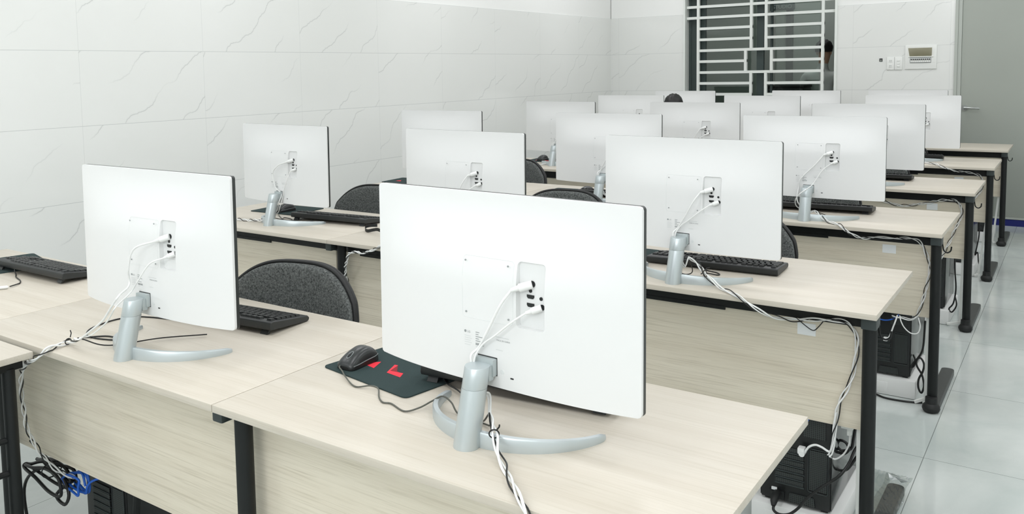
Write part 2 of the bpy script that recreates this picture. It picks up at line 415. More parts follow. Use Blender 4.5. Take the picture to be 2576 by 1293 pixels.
# ------------------------------------------------------------------ desks
YS = [0, 0, 1.4387, 2.7976, 4.1076, 5.4077, 6.7307]
XE = [0, .022, 0, 0, -.003, -.008, -.014]
W, D, ZT, TT = 1.046, .6185, .75, .0165
ROWN = [0, 'nearest', 'second', 'third', 'fourth', 'fifth', 'farthest']
def make_desk(col, sticker):
    """local: x from -W (left end) to 0 (right end), y from 0 (edge towards the camera)"""
    r = bpy.data.objects.new('computer_desk', None); C.objects.link(r)
    b = MB(); b.box(-W+.0008, -.0008, 0, D, ZT-TT, ZT, bev=.0015); b.build('tabletop', M['wood_top'], r)
    zt = ZT-TT
    b = MB(); b.box(-W+.03, -.030, .096, .130, zt-.050, zt-.001); b.build('front_rail', M['black_metal'], r)
    b = MB(); b.box(-W+.05, -.045, D-.08, D-.05, zt-.04, zt-.001); b.build('rear_rail', M['black_metal'], r)
    b = MB(); b.box(-W+(.046 if col == 0 else .004), -.044, .1005, .116, .376, zt-.051); p = b.build('modesty_panel', M['wood_panel'], r)
    if sticker:
        x, z = sticker; b = MB(); b.box(x-.026, x+.026, .0992, .1006, z-.018, z+.018); b.build('paper_label', M['paper'], p)
    b = MB(); b.box(-W+.10, -.45, .094, .100, zt-.058, zt-.046); b.build('panel_bracket', M['black_metal'], r)
    ends = [-W+.028]+([-.027] if col == 2 else [])
    for i, x in enumerate(ends):
        b = MB(); b.cyl((x, .06, .03), (x, .06, zt-.001), .0195, 20); lg = b.build('leg', M['black_metal'], r)
        b = MB(); b.prism(rrect(x-.024, x+.028, .03, .57, .02), .004, .030, axis='z'); b.build('foot_bar', M['foot'], lg, bevel=.003)
        b = MB(); b.lathe([(.020, 0), (.030, .006), (.034, .017), (.032, .028), (.0235, .038), (.0225, .062)], 20, c=(x, .034, 0)); b.build('glide', M['rubber'], lg)
        xc = x+(.08 if i == 0 else -.08)
        b = MB(); b.box(xc-.012, xc+.012, .13, D-.05, zt-.022, zt-.001); b.build('cross_arm', M['black_metal'], lg)
    x = -.022
    b = MB(); b.box(*((-.046, -.006) if col == 2 else (-.036, -.004)), .028, .090, zt-.037, zt-.001, bev=.004); b.build('joint_block', M['block'], r)
    if col == 2:
        b = MB(); k = cat([(-.010, .075, .715), (-.006, .075, .69), (-.002, .075, .672), (.010, .075, .664), (.022, .075, .672), (.025, .075, .69)], 6); b.tube(k, .0028, 8); b.build('coat_hook', M['black_metal'], r)
    return r
COLT = ['at the tiled wall', 'in the middle', 'at the aisle end']
proto = {}
for row in range(1, 7):
    for col in (0, 1, 2):
        key = (col, row > 1 and col == 2)
        stk = (-.207, .652) if key[1] else None
        if key not in proto: proto[key] = make_desk(col, stk); o = proto[key]
        else: o = copy_tree(proto[key])
        o.location = (XE[row]-(2-col)*W, YS[row], 0)
        lab = {(1, 0): 'pale wood desk behind the side desk, holding the keyboard cut by the left edge', (1, 1): 'pale wood desk in the middle of the nearest row',
               (1, 2): 'pale wood desk at the right of the nearest row, cut by the bottom edge'}.get((row, col), 'pale wood desk %s of the %s row' % (['at the tiled wall end', 'in the middle', 'at the aisle end'][col], ROWN[row]))
        tag(o, lab, 'desk', 'computer desks in rows')
# the side desk pushed against the nearest row
sd = thing('side_desk', 'pale wood desk corner butted against the nearest row at left edge', 'desk', (-1.702, -.024, 0))
b = MB(); b.box(-1.1, 0, -.62, 0, ZT-TT, ZT, bev=.0015); b.build('tabletop', M['wood_top'], sd)
b = MB(); b.box(-.058, -.033, -.6, -.012, .705, .7335); b.build('end_rail', M['black_metal'], sd)
b = MB(); b.box(-1.0, -.06, -.064, -.036, .705, .7335); b.build('rear_rail', M['black_metal'], sd)
for x, y in ((-.046, -.044), (-.052, -.104)):
    b = MB(); b.cyl((x, y, .03), (x, y, .71), .0165, 20); lg = b.build('leg', M['black_metal'], sd)
    b = MB(); b.lathe([(.02, 0), (.024, .006), (.024, .02), (.016, .034)], 16, c=(x, y, 0)); b.build('glide', M['rubber'], lg)
for z in (.437, .524):
    b = MB(); b.cyl((-.046, -.044, z), (-.052, -.104, z), .008, 10); b.build('stretcher', M['black_metal'], sd)
for x, y in ((-1.05, -.05), (-1.05, -.57), (-.04, -.57)):
    b = MB(); b.cyl((x, y, 0), (x, y, .71), .0165, 20); b.build('leg', M['black_metal'], sd)
# ------------------------------------------------------------------ monitors
PH, PW, ZB, PY = .363, .3055, .096, .091
PT = Matrix.Translation((0, PY, ZB)) @ Matrix.Rotation(math.radians(-.53), 4, 'X')
def bulge(u, v):
    q = max(0, 1-abs(u/PW)**3); r = min(1, max(0, (.350-v)/.16)); r = r*r*(3-2*r)
    return .0025+.0282*q*r
def pp(u, v, out): return PT @ Vector((u, -out, v))       # point on the panel: right, up, out of the back
def make_monitor():
    r = bpy.data.objects.new('monitor', None); C.objects.link(r)
    RU, RV = (.0665, .1275), (.1227, .2452); OU, OV = (.060, .134), (.1152, .2532); cr = .007
    us = sorted(set([round(-PW+2*PW*i/52, 5) for i in range(53)]+[-PW+.002, -PW+cr, PW-cr, PW-.002, OU[0], OU[1]]))
    vs = sorted(set([round(PH*i/36, 5) for i in range(37)]+[.002, cr, PH-cr, PH-.002, OV[0], OV[1]]))
    def clean(a, keep):
        o = []
        for x in a:
            if any(abs(x-k) < .004 and x != k for k in keep): continue
            o.append(x)
        return o
    us = clean(us, (OU[0], OU[1])); vs = clean(vs, (OV[0], OV[1]))
    def corner(u, v):
        cu, cv = PW-cr, (PH-cr if v > PH/2 else cr); su = 1 if u > 0 else -1
        du, dv = abs(u)-cu, (v-cv if v > PH/2 else cv-v)
        if du > 0 and dv > 0:
            L = math.hypot(du, dv)
            if L > cr: k = cr/L; return su*(cu+du*k), (cv+dv*k if v > PH/2 else cv-dv*k)
        return u, v
    b = MB(); V = []; F = []; nu, nv = len(us), len(vs)
    for v in vs:
        for u in us:
            a, c = corner(u, v); V.append(pp(a, c, bulge(u, v)))
    for j in range(nv-1):
        for i in range(nu-1):
            if us[i] >= OU[0]-1e-6 and us[i+1] <= OU[1]+1e-6 and vs[j] >= OV[0]-1e-6 and vs[j+1] <= OV[1]+1e-6: continue
            F.append((j*nu+i, j*nu+i+1, (j+1)*nu+i+1, (j+1)*nu+i))
    ring = [j*nu for j in range(nv)]+[(nv-1)*nu+i for i in range(1, nu)]+[j*nu+nu-1 for j in range(nv-2, -1, -1)]+[i for i in range(nu-2, 0, -1)]
    base = len(V)
    for i in ring: p = PT.inverted() @ V[i]; V.append(PT @ Vector((p.x, .004, p.z)))
    n = len(ring)
    F += [(ring[i], ring[(i+1) % n], base+(i+1) % n, base+i) for i in range(n)]
    # port recess with rounded corners
    rr_ = rrect(RU[0], RU[1], RV[0], RV[1], .008, 5); inner = []
    for i_, p in enumerate(rr_):
        inner.append(p)
        if i_ % 6 == 5:
            e = rr_[(i_+1) % len(rr_)]; inner += [(p[0]+(e[0]-p[0])*q_/12, p[1]+(e[1]-p[1])*q_/12) for q_ in range(1, 12)]
    cu, cv = (RU[0]+RU[1])/2, (RV[0]+RV[1])/2; k = len(inner); o = len(V); out0 = bulge(cu, cv)
    for p in inner: V.append(pp(p[0], p[1], bulge(*p)))
    for p in inner: V.append(pp(cu+(p[0]-cu)*.96, cv+(p[1]-cv)*.98, out0-.011))
    an = lambda p: math.atan2((p[1]-cv)/(OV[1]-OV[0]), (p[0]-cu)/(OU[1]-OU[0])) % (2*PI)
    hole = [(us[i], vs[j], j*nu+i) for j in range(nv) for i in range(nu) if OU[0]-1e-6 <= us[i] <= OU[1]+1e-6 and OV[0]-1e-6 <= vs[j] <= OV[1]+1e-6
            and (min(abs(us[i]-OU[0]), abs(us[i]-OU[1])) < 1e-6 or min(abs(vs[j]-OV[0]), abs(vs[j]-OV[1])) < 1e-6)]
    A = sorted((an(h), h[2]) for h in hole); B = sorted((an(p), o+i) for i, p in enumerate(inner)); ia = ib = 0
    while ia < len(A) or ib < len(B):                   # stitch the opening to the rounded recess
        a0, b0 = A[ia % len(A)], B[ib % len(B)]
        na = A[(ia+1) % len(A)][0]+(2*PI if ia+1 >= len(A) else 0); nb = B[(ib+1) % len(B)][0]+(2*PI if ib+1 >= len(B) else 0)
        if ib >= len(B) or (ia < len(A) and na <= nb): F.append((a0[1], A[(ia+1) % len(A)][1], b0[1])); ia += 1
        else: F.append((a0[1], B[(ib+1) % len(B)][1], b0[1])); ib += 1
    F += [(o+i, o+(i+1) % k, o+k+(i+1) % k, o+k+i) for i in range(k)]
    F.append([o+k+i for i in range(k)])
    b.add(V, F); back = b.build('back_cover', M['white_plastic'], r, 40)
    fl = out0-.011
    b = MB(); b.prism([corner(u, v) for u, v in [(-PW, 0), (-PW+.002, 0)]] and rrect(-PW, PW, 0, PH, cr, 5), -.013, -.0038)
    b.v = [tuple(PT @ Vector((x, -y, z))) for x, y, z in b.v]
    fr = b.build('screen_frame', M['bezel'], r, 40)
    b = MB(); b.box(-PW+.007, PW-.007, .0128, .0136, .016, PH-.007); b.v = [tuple(PT @ Vector(p)) for p in b.v]; b.build('screen', M['screen'], fr)
    # mounting plate outline and screws
    b = MB(); q = bulge(0, .18)+.0002
    lp = rrect(-.0595, .0595, .1242, .2432, .007, 5); lp = [(p[0]+(n_[0]-p[0])*f_, p[1]+(n_[1]-p[1])*f_) for p, n_ in zip(lp, lp[1:]+lp[:1]) for f_ in (0, .25, .5, .75)]
    b.tube([pp(u, v, bulge(u, v)) for u, v in lp+lp[:1]], .00045, 6); vp = b.build('mounting_plate', M['seam'], r)
    for u in (-.05, .05):
        for v in (.1347, .2347):
            b = MB(); b.cyl(pp(u, v, q+.0014), pp(u, v, q), .0019, 10); b.build('screw_hole', M['ink'], vp)
    # ports
    for v in (.1817, .1662):
        b = MB(); b.prism([(.0835, v+.0035), (.0995, v+.0035), (.0995, v-.0005), (.097, v-.0035), (.086, v-.0035), (.0835, v-.0005)], -fl-.0012, -fl+.002)
        b.v = [tuple(PT @ Vector(p)) for p in b.v]; b.build('video_port', M['port'], r)
    for u, v in ((.0915, .1927), (.1145, .1812)):
        b = MB(); b.cyl(pp(u, v, fl+.0014), pp(u, v, fl-.002), .0034, 12); b.build('audio_jack', M['port'], r)
    for u, v, rr in ((.0955, .2057, .0062), (.1165, .1657, .0054)):
        b = MB(); b.cyl(pp(u, v, fl+.0012), pp(u, v, fl-.002), rr, 16); b.build('power_port', M['port'], r)
    # rating label: printed lines, bars and maker's mark
    b = MB()
    def bar(u0, u1, v0, v1, mi=0):
        v0 += .0032; v1 += .0032; q0, q1 = bulge(u0, v0)+.0004, bulge(u1, v0)+.0004
        b.add([pp(u0, v0, q0), pp(u1, v0, q1), pp(u1, v1, q1), pp(u0, v1, q0)], [(0, 1, 2, 3)], mi)
    for i in range(4): bar(-.055, -.040+.003*(i % 2), .0835-i*.0042, .0845-i*.0042, 1)
    for i, wd in enumerate((.009, .007, .019, .008, .016)): bar(-.028, -.028+wd, .0935-i*.0042, .0949-i*.0042, 0)
    x = -.028
    while x < -.008: wd = random.choice((.0006, .001, .0016)); bar(x, x+wd, .069, .0735, 0); x += wd+random.choice((.0006, .001))
    bar(-.028, -.019, .0655, .0668, 1); bar(.018, .05, .0935, .0947, 1); bar(.02, .036, .0690, .0702, 1); bar(-.055, -.041, .066, .067, 1)
    lab = b.build('rating_label', [M['ink'], M['ink_light']], r)
    def words(txt, size, u, v, name, mm):
        cv_ = bpy.data.curves.new(name, 'FONT'); cv_.body = txt; cv_.size = size; cv_.resolution_u = 2
        t0 = bpy.data.objects.new('tmp', cv_); C.objects.link(t0)
        me = bpy.data.meshes.new_from_object(t0.evaluated_get(bpy.context.evaluated_depsgraph_get())); bpy.data.objects.remove(t0)
        for w_ in me.vertices: uu, vv = u+w_.co.x, v+w_.co.y+.0032; w_.co = pp(uu, vv, bulge(uu, vv)+.0005)
        me.materials.clear(); me.materials.append(mm); o_ = bpy.data.objects.new(name, me); C.objects.link(o_); o_.parent = lab
    words('MADE IN CHINA', .0042, .022, .0868, 'lettering', M['ink'])
    words('LG', .006, -.048, .0905, 'lettering', M['ink'])
    b = MB(); b.cyl(pp(-.053, .0958, bulge(-.053, .0958)+.0007), pp(-.053, .0958, bulge(-.053, .0958)), .0026, 16); b.build('maker_mark', M['ink'], lab)
    # lower details
    q = bulge(.034, .032)
    b = MB(); b.cyl(pp(.034, .032, q+.0006), pp(.034, .032, q-.002), .0046, 14); b.build('joystick_hole', M['seam'], r)
    b = MB(); b.prism([(.053, .0225), (.060, .0225), (.060, .0252), (.053, .0252)], -bulge(.056, .017)-.0006, -bulge(.056, .017)+.002); b.v = [tuple(PT @ Vector(p)) for p in b.v]; b.build('lock_slot', M['port'], r)
    # stand : leaning column, cap, neck, curved foot
    H = .143; lean = .037
    def colm(z): return (0, -.008+lean*z/H, z)
    sh = lambda b_: setattr(b_, 'v', [(x, y-.008+lean*z/H, z) for x, y, z in b_.v])
    b = MB(); b.lathe([(.0244, 0), (.0249, .003), (.0242, .105)], 40); sh(b); st = b.build('stand_column', M['silver'], r, 50)
    b = MB(); b.lathe([(.0237, .1052), (.0239, .106), (.0242, .1068), (.0240, .141), (.0234, H)], 40); sh(b); b.build('column_cap', M['silver'], st, 50)
    y0 = colm(.135)[1]+.012; pl = [pp(u, v, bulge(u, v)-.002) for u, v in ((-.022, .0225), (.022, .0225), (.022, .0555), (-.022, .0555))]
    ybk = pl[0].y
    b = MB(); b.box(-.0195, .0195, y0, ybk-.008, .112, .1425, bev=.003); b.box(-.022, .022, ybk-.014, ybk+.004, .1190, .1512, bev=.002); b.build('stand_neck', M['silver_dark'], r)
    b = MB(); b.prism([(-.0228, .0216), (.0228, .0216), (.0228, .0566), (-.0228, .0566)], -bulge(0, .037)-.0006, -bulge(0, .037)+.004); b.v = [tuple(PT @ Vector(p)) for p in b.v]; b.build('neck_slot', M['port'], r)
    R = .188; V = []; F = []; K = 48
    for i in range(K+1):
        s = -1+2*i/K; a = s*math.radians(84); cx, cy = R*math.sin(a), R-R*math.cos(a)*1.0+.002
        nx, ny = math.sin(a), -math.cos(a)
        e = abs(s); h = .030*(1-e**1.6)+.011*e**1.6
        if e > .96: h *= .75
        w = .0065 if e < .93 else .0065*math.sqrt(max(.05, 1-((e-.93)/.07)**2))
        for d, z in ((w, 0), (w, h-.003), (w-.002, h), (-w+.002, h), (-w, h-.003), (-w, 0)): V.append((cx+nx*d, cy+ny*d+.004, z))
    for i in range(K):
        for j in range(6): F.append((i*6+j, i*6+(j+1) % 6, (i+1)*6+(j+1) % 6, (i+1)*6+j))
    F += [list(range(6))[::-1], [K*6+j for j in range(6)]]
    b = MB(); b.add(V, F); b.build('stand_foot', M['silver'], r, 40)
    return r
MON = {'1M': (-1.450, .079, .3), '1R': (-.460, .142, -3.5), '2L': (-2.573, 1.561, -4.2), '2M': (-1.528, 1.526, -6.0), '2R': (-.604, 1.499, -5.2),
       '3L': (-2.680, 2.933, -1.8), '3M': (-1.549, 2.855, -3.1), '3R': (-.544, 2.864, -1.4), '4L': (-2.632, 4.300, -7.9), '4M': (-1.614, 4.264, -3.2),
       '4R': (-.573, 4.173, -8.1), '5L': (-2.686, 5.650, -2.8), '5M': (-1.573, 5.548, -10.3), '5R': (-.545, 5.618, -5.9), '6L': (-2.694, 6.924, -2.6),
       '6M': (-1.583, 6.913, -8.9), '6R': (-.765, 6.869, -8.6)}
MLAB = {'1M': 'white monitor at the left of the nearest row, tied cables left of its stand', '1R': 'largest white monitor, right in front, beside the mouse on its pad',
        '2L': 'white monitor by the tiled wall on the second row, long keyboard beside its stand', '2M': 'white monitor rising right behind the top of the nearest right monitor',
        '2R': 'white monitor with a full keyboard under it on the aisle desk of the second row', '3L': 'white monitor by the tiled wall, its lower half hidden by another, third row',
        '3M': 'white monitor of the third row with a mouse pad left of its stand', '3R': 'white monitor on the third row aisle desk, cable looping left of its stand',
        '4L': 'white monitor by the tiled wall in the fourth row, a slice of its stand showing', '4M': 'white monitor in the middle of the fourth row, below the dark head of hair',
        '4R': 'white monitor on the fourth row aisle desk, above the desk with the hook', '5L': 'white monitor left of the dark head of hair, fifth row by the wall',
        '5M': 'white monitor below the window right of centre, middle of the fifth row', '5R': 'white monitor next to the door handle, aisle end of the fifth row',
        '6L': 'farthest white monitor behind the dark head of hair, below the window', '6M': 'farthest white monitor at the right lower corner of the window', '6R': 'farthest white monitor under the breaker panel, only its top edge showing'}
mon0 = make_monitor(); first = True
for k, (x, y, a) in MON.items():
    o = mon0 if first else copy_tree(mon0); first = False
    o.location = (x, y, ZT); o.rotation_euler = (0, 0, math.radians(a)); tag(o, MLAB[k], 'monitor', 'monitors on the desks')
def mp(k, u, v, out):
    x, y, a = MON[k]; return Matrix.Translation((x, y, ZT)) @ Matrix.Rotation(math.radians(a), 4, 'Z') @ pp(u, v, out)
def ml(k, x, y, z):
    mx, my, a = MON[k]; return Matrix.Translation((mx, my, ZT)) @ Matrix.Rotation(math.radians(a), 4, 'Z') @ Vector((x, y, z))

# ------------------------------------------------------------------ keyboards
UK = .0192
ROWS = [[(1, 0)]+[(1, 2+i) for i in range(4)]+[(1, 6.5+i) for i in range(4)]+[(1, 11+i) for i in range(4)]+[(1, 15.25+i) for i in range(3)],
        [(1, i) for i in range(13)]+[(2, 13)]+[(1, 15.25+i) for i in range(3)]+[(1, 18.5+i) for i in range(4)],
        [(1.5, 0)]+[(1, 1.5+i) for i in range(12)]+[(1.5, 13.5)]+[(1, 15.25+i) for i in range(3)]+[(1, 18.5+i) for i in range(4)],
        [(1.75, 0)]+[(1, 1.75+i) for i in range(11)]+[(2.25, 12.75)]+[(1, 18.5+i) for i in range(3)],
        [(2.25, 0)]+[(1, 2.25+i) for i in range(10)]+[(2.75, 12.25), (1, 16.25)]+[(1, 18.5+i) for i in range(4)],
        [(1.25, 0), (1.25, 1.25), (1.25, 2.5), (6.25, 3.75), (1.25, 10), (1.25, 11.25), (1.25, 12.5), (1.25, 13.75)]+[(1, 15.25+i) for i in range(3)]+[(2, 18.5), (1, 20.5)]]
def key_mb(w, b=None, off=(0, 0, 0), ang=0):
    b = b or MB(); x0, x1 = -w*UK/2+.0009, w*UK/2-.0009; y = UK/2-.0009; t = .0022; h = .0075
    vs = [(x0, -y, 0), (x1, -y, 0), (x1, y, 0), (x0, y, 0), (x0+t, -y+t*.7, h), (x1-t, -y+t*.7, h), (x1-t, y-t*1.3, h), (x0+t, y-t*1.3, h)]
    R = Matrix.Translation(off) @ Matrix.Rotation(ang, 4, 'X')
    return b.add([R @ Vector(v) for v in vs], [(4, 5, 6, 7), (0, 1, 5, 4), (1, 2, 6, 5), (2, 3, 7, 6), (3, 0, 4, 7), (3, 2, 1, 0)])
KANG = -math.atan2(.020, .142)
def key_spots():
    for ri, row in enumerate(ROWS):
        y = .0175+ri*UK+(.005 if ri else 0)
        for w, u in row: yield w, Vector((.2165-(u+w/2)*UK, y, .0345-(y-.008)*.020/.142))
def make_keyboard(single):
    r = bpy.data.objects.new('keyboard', None); C.objects.link(r)
    prof = [(0, .013), (-.002, .020), (0, .034), (.008, .0365), (.150, .0165), (.157, .010), (.155, .003), (.148, .0005)]
    b = MB(); b.prism(prof, -.2235, .2235, axis='x'); b.build('body', M['kb'], r, bevel=.0025)
    for x in (-.195, .195):
        b = MB(); b.prism([(.012, .016), (.022, .014), (.008, .0), (.001, .0)], x-.013, x+.013, axis='x'); b.build('fold_out_foot', M['kb'], r)
    if single:
        cache = {}
        for w, p in key_spots():
            if w not in cache: o = key_mb(w).build('key', M['key'], r); cache[w] = o
            else: o = cache[w].copy(); C.objects.link(o)
            o.parent = r; o.location = p; o.rotation_euler = (KANG, 0, 0)
    else:
        b = MB()
        for w, p in key_spots(): key_mb(w, b, p, KANG)
        o = b.build('key_field', M['key'], r)
    return r
KBS = [('1R', -.515, .374, 6, .0035, 'black keyboard mostly hidden behind the largest front monitor'), ('1L', -2.537, .402, .8, .0035, 'black keyboard cut by the left edge of the photo'), ('1M', -1.503, .378, 5.6, 0, 'black keyboard on the nearest row, its right end beside the big chair'),
       ('2L', -2.375, 1.735, 5, 0, 'black keyboard beside the monitor by the tiled wall, second row'), ('2R', -.572, 1.737, 2.9, 0, 'black keyboard under the second row monitor at the aisle end'),
       ('3M', -1.55, 3.07, 3, 0, 'black keyboard behind the third row middle monitor stand'), ('3R', -.545, 3.140, 4, 0, 'black keyboard under the third row monitor at the aisle'),
       ('4R', -.575, 4.475, 3, 0, 'black keyboard showing right of the third row aisle monitor'), ('5R', -.57, 5.80, 3, 0, 'farthest black keyboard, right of the fourth row aisle monitor')]
kp = {}; KB = {}
for k, x, y, a, dz, lab in KBS:
    s = k in ('1L', '1M', '2L', '2R')
    if s not in kp: kp[s] = make_keyboard(s); o = kp[s]
    else: o = copy_tree(kp[s])
    o.location = (x, y, ZT+dz+.0003); o.rotation_euler = (0, 0, math.radians(a)); tag(o, lab, 'keyboard', 'keyboards on the desks'); KB[k] = o
for ch in list(KB['2R'].children):                     # this one lies flat, its feet folded in
    if ch.name.startswith('fold_out_foot'): bpy.data.objects.remove(ch)
KB['2R'].rotation_euler.x = math.radians(4.6); KB['2R'].location.z -= .0112
def local_tube(root, pts, r, name, mm, n=8, m=8):
    I = (Matrix.Translation(root.location) @ root.rotation_euler.to_matrix().to_4x4() @ Matrix.Diagonal(root.scale).to_4x4()).inverted()
    b = MB(); b.tube([I @ p for p in cat(pts, m)], r, n); return b.build(name, mm, root, 80)
zc = ZT+.0022
local_tube(KB['1L'], [(-2.620, .417, .772), (-2.622, .400, .766), (-2.60, .392, zc), (-2.560, .372, zc), (-2.50, .355, zc), (-2.462, .335, zc), (-2.445, .315, zc+.002), (-2.43, .285, zc+.003)], .0021, 'cord', M['cable_b'])
local_tube(KB['2R'], [(-.64, 1.745, .768), (-.62, 1.728, .762), (-.572, 1.710, zc), (-.535, 1.695, zc), (-.517, 1.677, zc), (-.519, 1.663, zc), (-.548, 1.661, zc+.002), (-.562, 1.647, zc+.004), (-.555, 1.61, zc+.010)], .002, 'cord', M['cable_b'])
local_tube(KB['2L'], [(-2.50, 1.735, .768), (-2.55, 1.71, zc), (-2.62, 1.69, zc), (-2.66, 1.73, zc), (-2.60, 1.72, zc), (-2.53, 1.66, zc), (-2.54, 1.62, zc)], .002, 'cord', M['cable_b'])
local_tube(KB['1M'], [(-1.50, .388, .768), (-1.52, .372, .762), (-1.58, .36, zc), (-1.70, .33, zc), (-1.757, .300, zc), (-1.775, .245, zc), (-1.755, .170, zc), (-1.712, .130, zc), (-1.665, .124, zc), (-1.61, .140, zc), (-1.60, .152, zc+.002), (-1.655, .150, zc), (-1.69, .09, zc+.004)], .0021, 'cord', M['cable_b'])

b = MB(); b.tube(cat([(-2.424, .276, ZT+.006), (-2.430, .262, ZT+.0065), (-2.448, .236, ZT+.0065), (-2.465, .212, ZT+.0065), (-2.470, .204, ZT+.0065)], 4), [.0032]+[.0055]*15+[.0062], 12)
tag(b.build('usb_socket', M['cable_w']), 'white plug lying at the left edge, joined to the keyboard cord', 'plug')

# ------------------------------------------------------------------ mouse pads and mice
def make_pad():
    r = bpy.data.objects.new('mouse_pad', None); C.objects.link(r)
    b = MB(); b.prism(rrect(-.148, .148, -.12, .12, .014, 5), 0, .003, axis='z'); b.build('cloth', M['pad'], r, bevel=.0006)
    b = MB()
    T = (Matrix.Translation((-.826, .393, 0)) @ Matrix.Rotation(math.radians(-9.5), 4, 'Z')).inverted()
    def poly(pts, mi, z): b.prism([(T @ Vector((x, y, 0)))[:2] for x, y in pts], z, z+.0003, mi, 'z')
    poly([(-.915, .362), (-.912, .378), (-.893, .396), (-.879, .353)], 0, .003)
    b.build('printed_shape', [M['red'], M['dark_red']], r); b = MB()
    poly([(-.834, .347), (-.852, .397), (-.843, .3985), (-.835, .360), (-.798, .363), (-.788, .339)], 0, .003)
    poly([(-.835, .3605), (-.8425, .3975), (-.819, .366), (-.807, .362)], 1, .0031); b.build('printed_shape', [M['red'], M['dark_red']], r)

    return r
PADS = [('1R', -.826, .393, -9.5, 'dark mouse pad with red shapes, front of the photo under the mouse'), ('1L', -2.80, .472, -14, 'dark mouse pad behind the keyboard at the left edge'),
        ('2L', -2.835, 1.915, 3, 'dark mouse pad with red print under the second row monitor by the wall'), ('2R', -.955, 1.815, 0, 'dark mouse pad just right of the big front monitor edge, second row'),
        ('3M', -1.86, 3.17, 5, 'dark mouse pad with red marks left of the third row middle stand'), ('3L', -3.0, 3.13, 4, 'dark mouse pad corner by the wall above the second chair back'), ('4L', -2.84, 4.60, 2, 'dark mouse pad by the wall on the fourth row')]
pad0 = make_pad()
for i, (k, x, y, a, lab) in enumerate(PADS):
    o = pad0 if i == 0 else copy_tree(pad0)
    o.location = (x, y, ZT+.0003); o.rotation_euler = (0, 0, math.radians(a)); tag(o, lab, 'mouse pad', 'mouse pads on the desks')
def make_mouse():
    r = bpy.data.objects.new('computer_mouse', None); C.objects.link(r)
    st = [(-.058, .016, .008), (-.055, .0235, .0135), (-.045, .0278, .0215), (-.028, .0285, .0300), (-.008, .0275, .0365), (.012, .0285, .0390), (.030, .0300, .0360), (.044, .0280, .0275), (.052, .0225, .0185), (.056, .013, .009)]
    V = []; F = []; n = 17
    def f(y):
        for (a, b_) in zip(st, st[1:]):
            if a[0] <= y <= b_[0]:
                t = (y-a[0])/(b_[0]-a[0]); return a[1]+(b_[1]-a[1])*t, a[2]+(b_[2]-a[2])*t
    ysec = [p.y for p in cat([(0, s[0], 0) for s in st], 3)]
    ws = [p.x for p in cat([(s[1], s[0], 0) for s in st], 3)]; hs = [p.z for p in cat([(0, s[0], s[2]) for s in st], 3)]
    for y, w, h in zip(ysec, ws, hs):
        for j in range(n):
            a = PI*j/(n-1); c, s = math.cos(a), math.sin(a)
            V.append((w*math.copysign(abs(c)**.62, c), y, .0015+h*abs(s)**.72))
    k = len(ysec)
    F = [(i*n+j, i*n+j+1, (i+1)*n+j+1, (i+1)*n+j) for i in range(k-1) for j in range(n-1)]
    F += [(i*n, (i+1)*n, (i+1)*n+n-1, i*n+n-1) for i in range(k-1)]+[list(range(n)), [(k-1)*n+j for j in range(n)][::-1]]
    fm = []
    for i in range(k-1):
        for j in range(n-1): fm.append(1 if (j in (0, 1, 2, n-2, n-3, n-4) and ysec[i] > -.03) or j in (0, n-2) else 0)
    b = MB(); b.add(V, F); b.m = fm+[1]*(len(F)-len(fm)); b.build('body', [M['mouse'], M['mouse_side']], r, 60)
    def top(y): return .0015+f(y)[1]
    b = MB(); b.tube([(0, y, top(y)+.0002) for y in (-.056, -.050, -.043)], .0005, 6); b.tube([(0, y, top(y)+.0002) for y in (-.020, -.01, 0, .008)], .0005, 6)
    b.tube([(.0285*math.sin(q), .008, 0) for q in (0, .1)], .0001, 4); b.build('button_seam', M['port'], r)
    b = MB(); ring = [(.0052*math.cos(a), -.0315+.0115*math.sin(a), top(-.0315+.0115*math.sin(a))+.0006) for a in [2*PI*i/24 for i in range(25)]]; b.tube(ring, .0012, 6); b.build('wheel_ring', M['mouse_ring'], r)
    b = MB(); b.cyl((-.003, -.0315, top(-.0315)-.007), (.003, -.0315, top(-.0315)-.007), .0095, 20); b.build('wheel', M['rubber'], r)
    b = MB(); b.tube([(s*f(y)[0]*1.0, y, .010+.006*(y+.05)/.1) for s in (1,) for y in (-.05, -.03, 0, .03, .048)], .0011, 6); b.tube([(-f(y)[0]*1.0, y, .010+.006*(y+.05)/.1) for y in (-.05, -.03, 0, .03, .048)], .0011, 6); b.build('side_trim', M['mouse_ring'], r)
    return r
mouse0 = make_mouse(); MS = {}
for i, (k, x, y, a, lab) in enumerate([('1R', -.930, .357, 2, 'black wired mouse in the foreground beside the largest monitor'), ('2L', -2.802, 1.872, -6, 'black mouse half behind the second row monitor by the wall'),
                                ('3M', -1.765, 3.145, -10, 'black mouse touching the stand of the third row middle monitor'), ('4L', -2.875, 4.585, 0, 'black mouse by the wall beside the fourth row stand')]):
    o = mouse0 if i == 0 else copy_tree(mouse0)
    o.location = (x, y, ZT+.0035); o.rotation_euler = (0, 0, math.radians(a)); tag(o, lab, 'mouse', 'mice on the pads'); MS[k] = o; o.scale = (.94, .92, .98)
local_tube(MS['1R'], [(-.940, .305, .762), (-.936, .298, .760), (-.918, .288, .758), (-.890, .268, .757), (-.838, .243, zc), (-.804, .255, .757), (-.778, .252, .757), (-.752, .225, zc), (-.726, .207, zc), (-.706, .211, zc), (-.658, .195, zc), (-.636, .217, .757), (-.622, .243, .766), (-.610, .262, .772), (-.585, .258, .766), (-.555, .243, zc), (-.50, .235, zc), (-.47, .225, zc+.003)], .0019, 'cord', M['cord'])
local_tube(MS['2L'], [(-2.806, 1.815, .764), (-2.80, 1.80, .758), (-2.76, 1.78, .757), (-2.70, 1.74, zc), (-2.64, 1.70, zc), (-2.58, 1.66, zc)], .0019, 'cord', M['cable_b'])
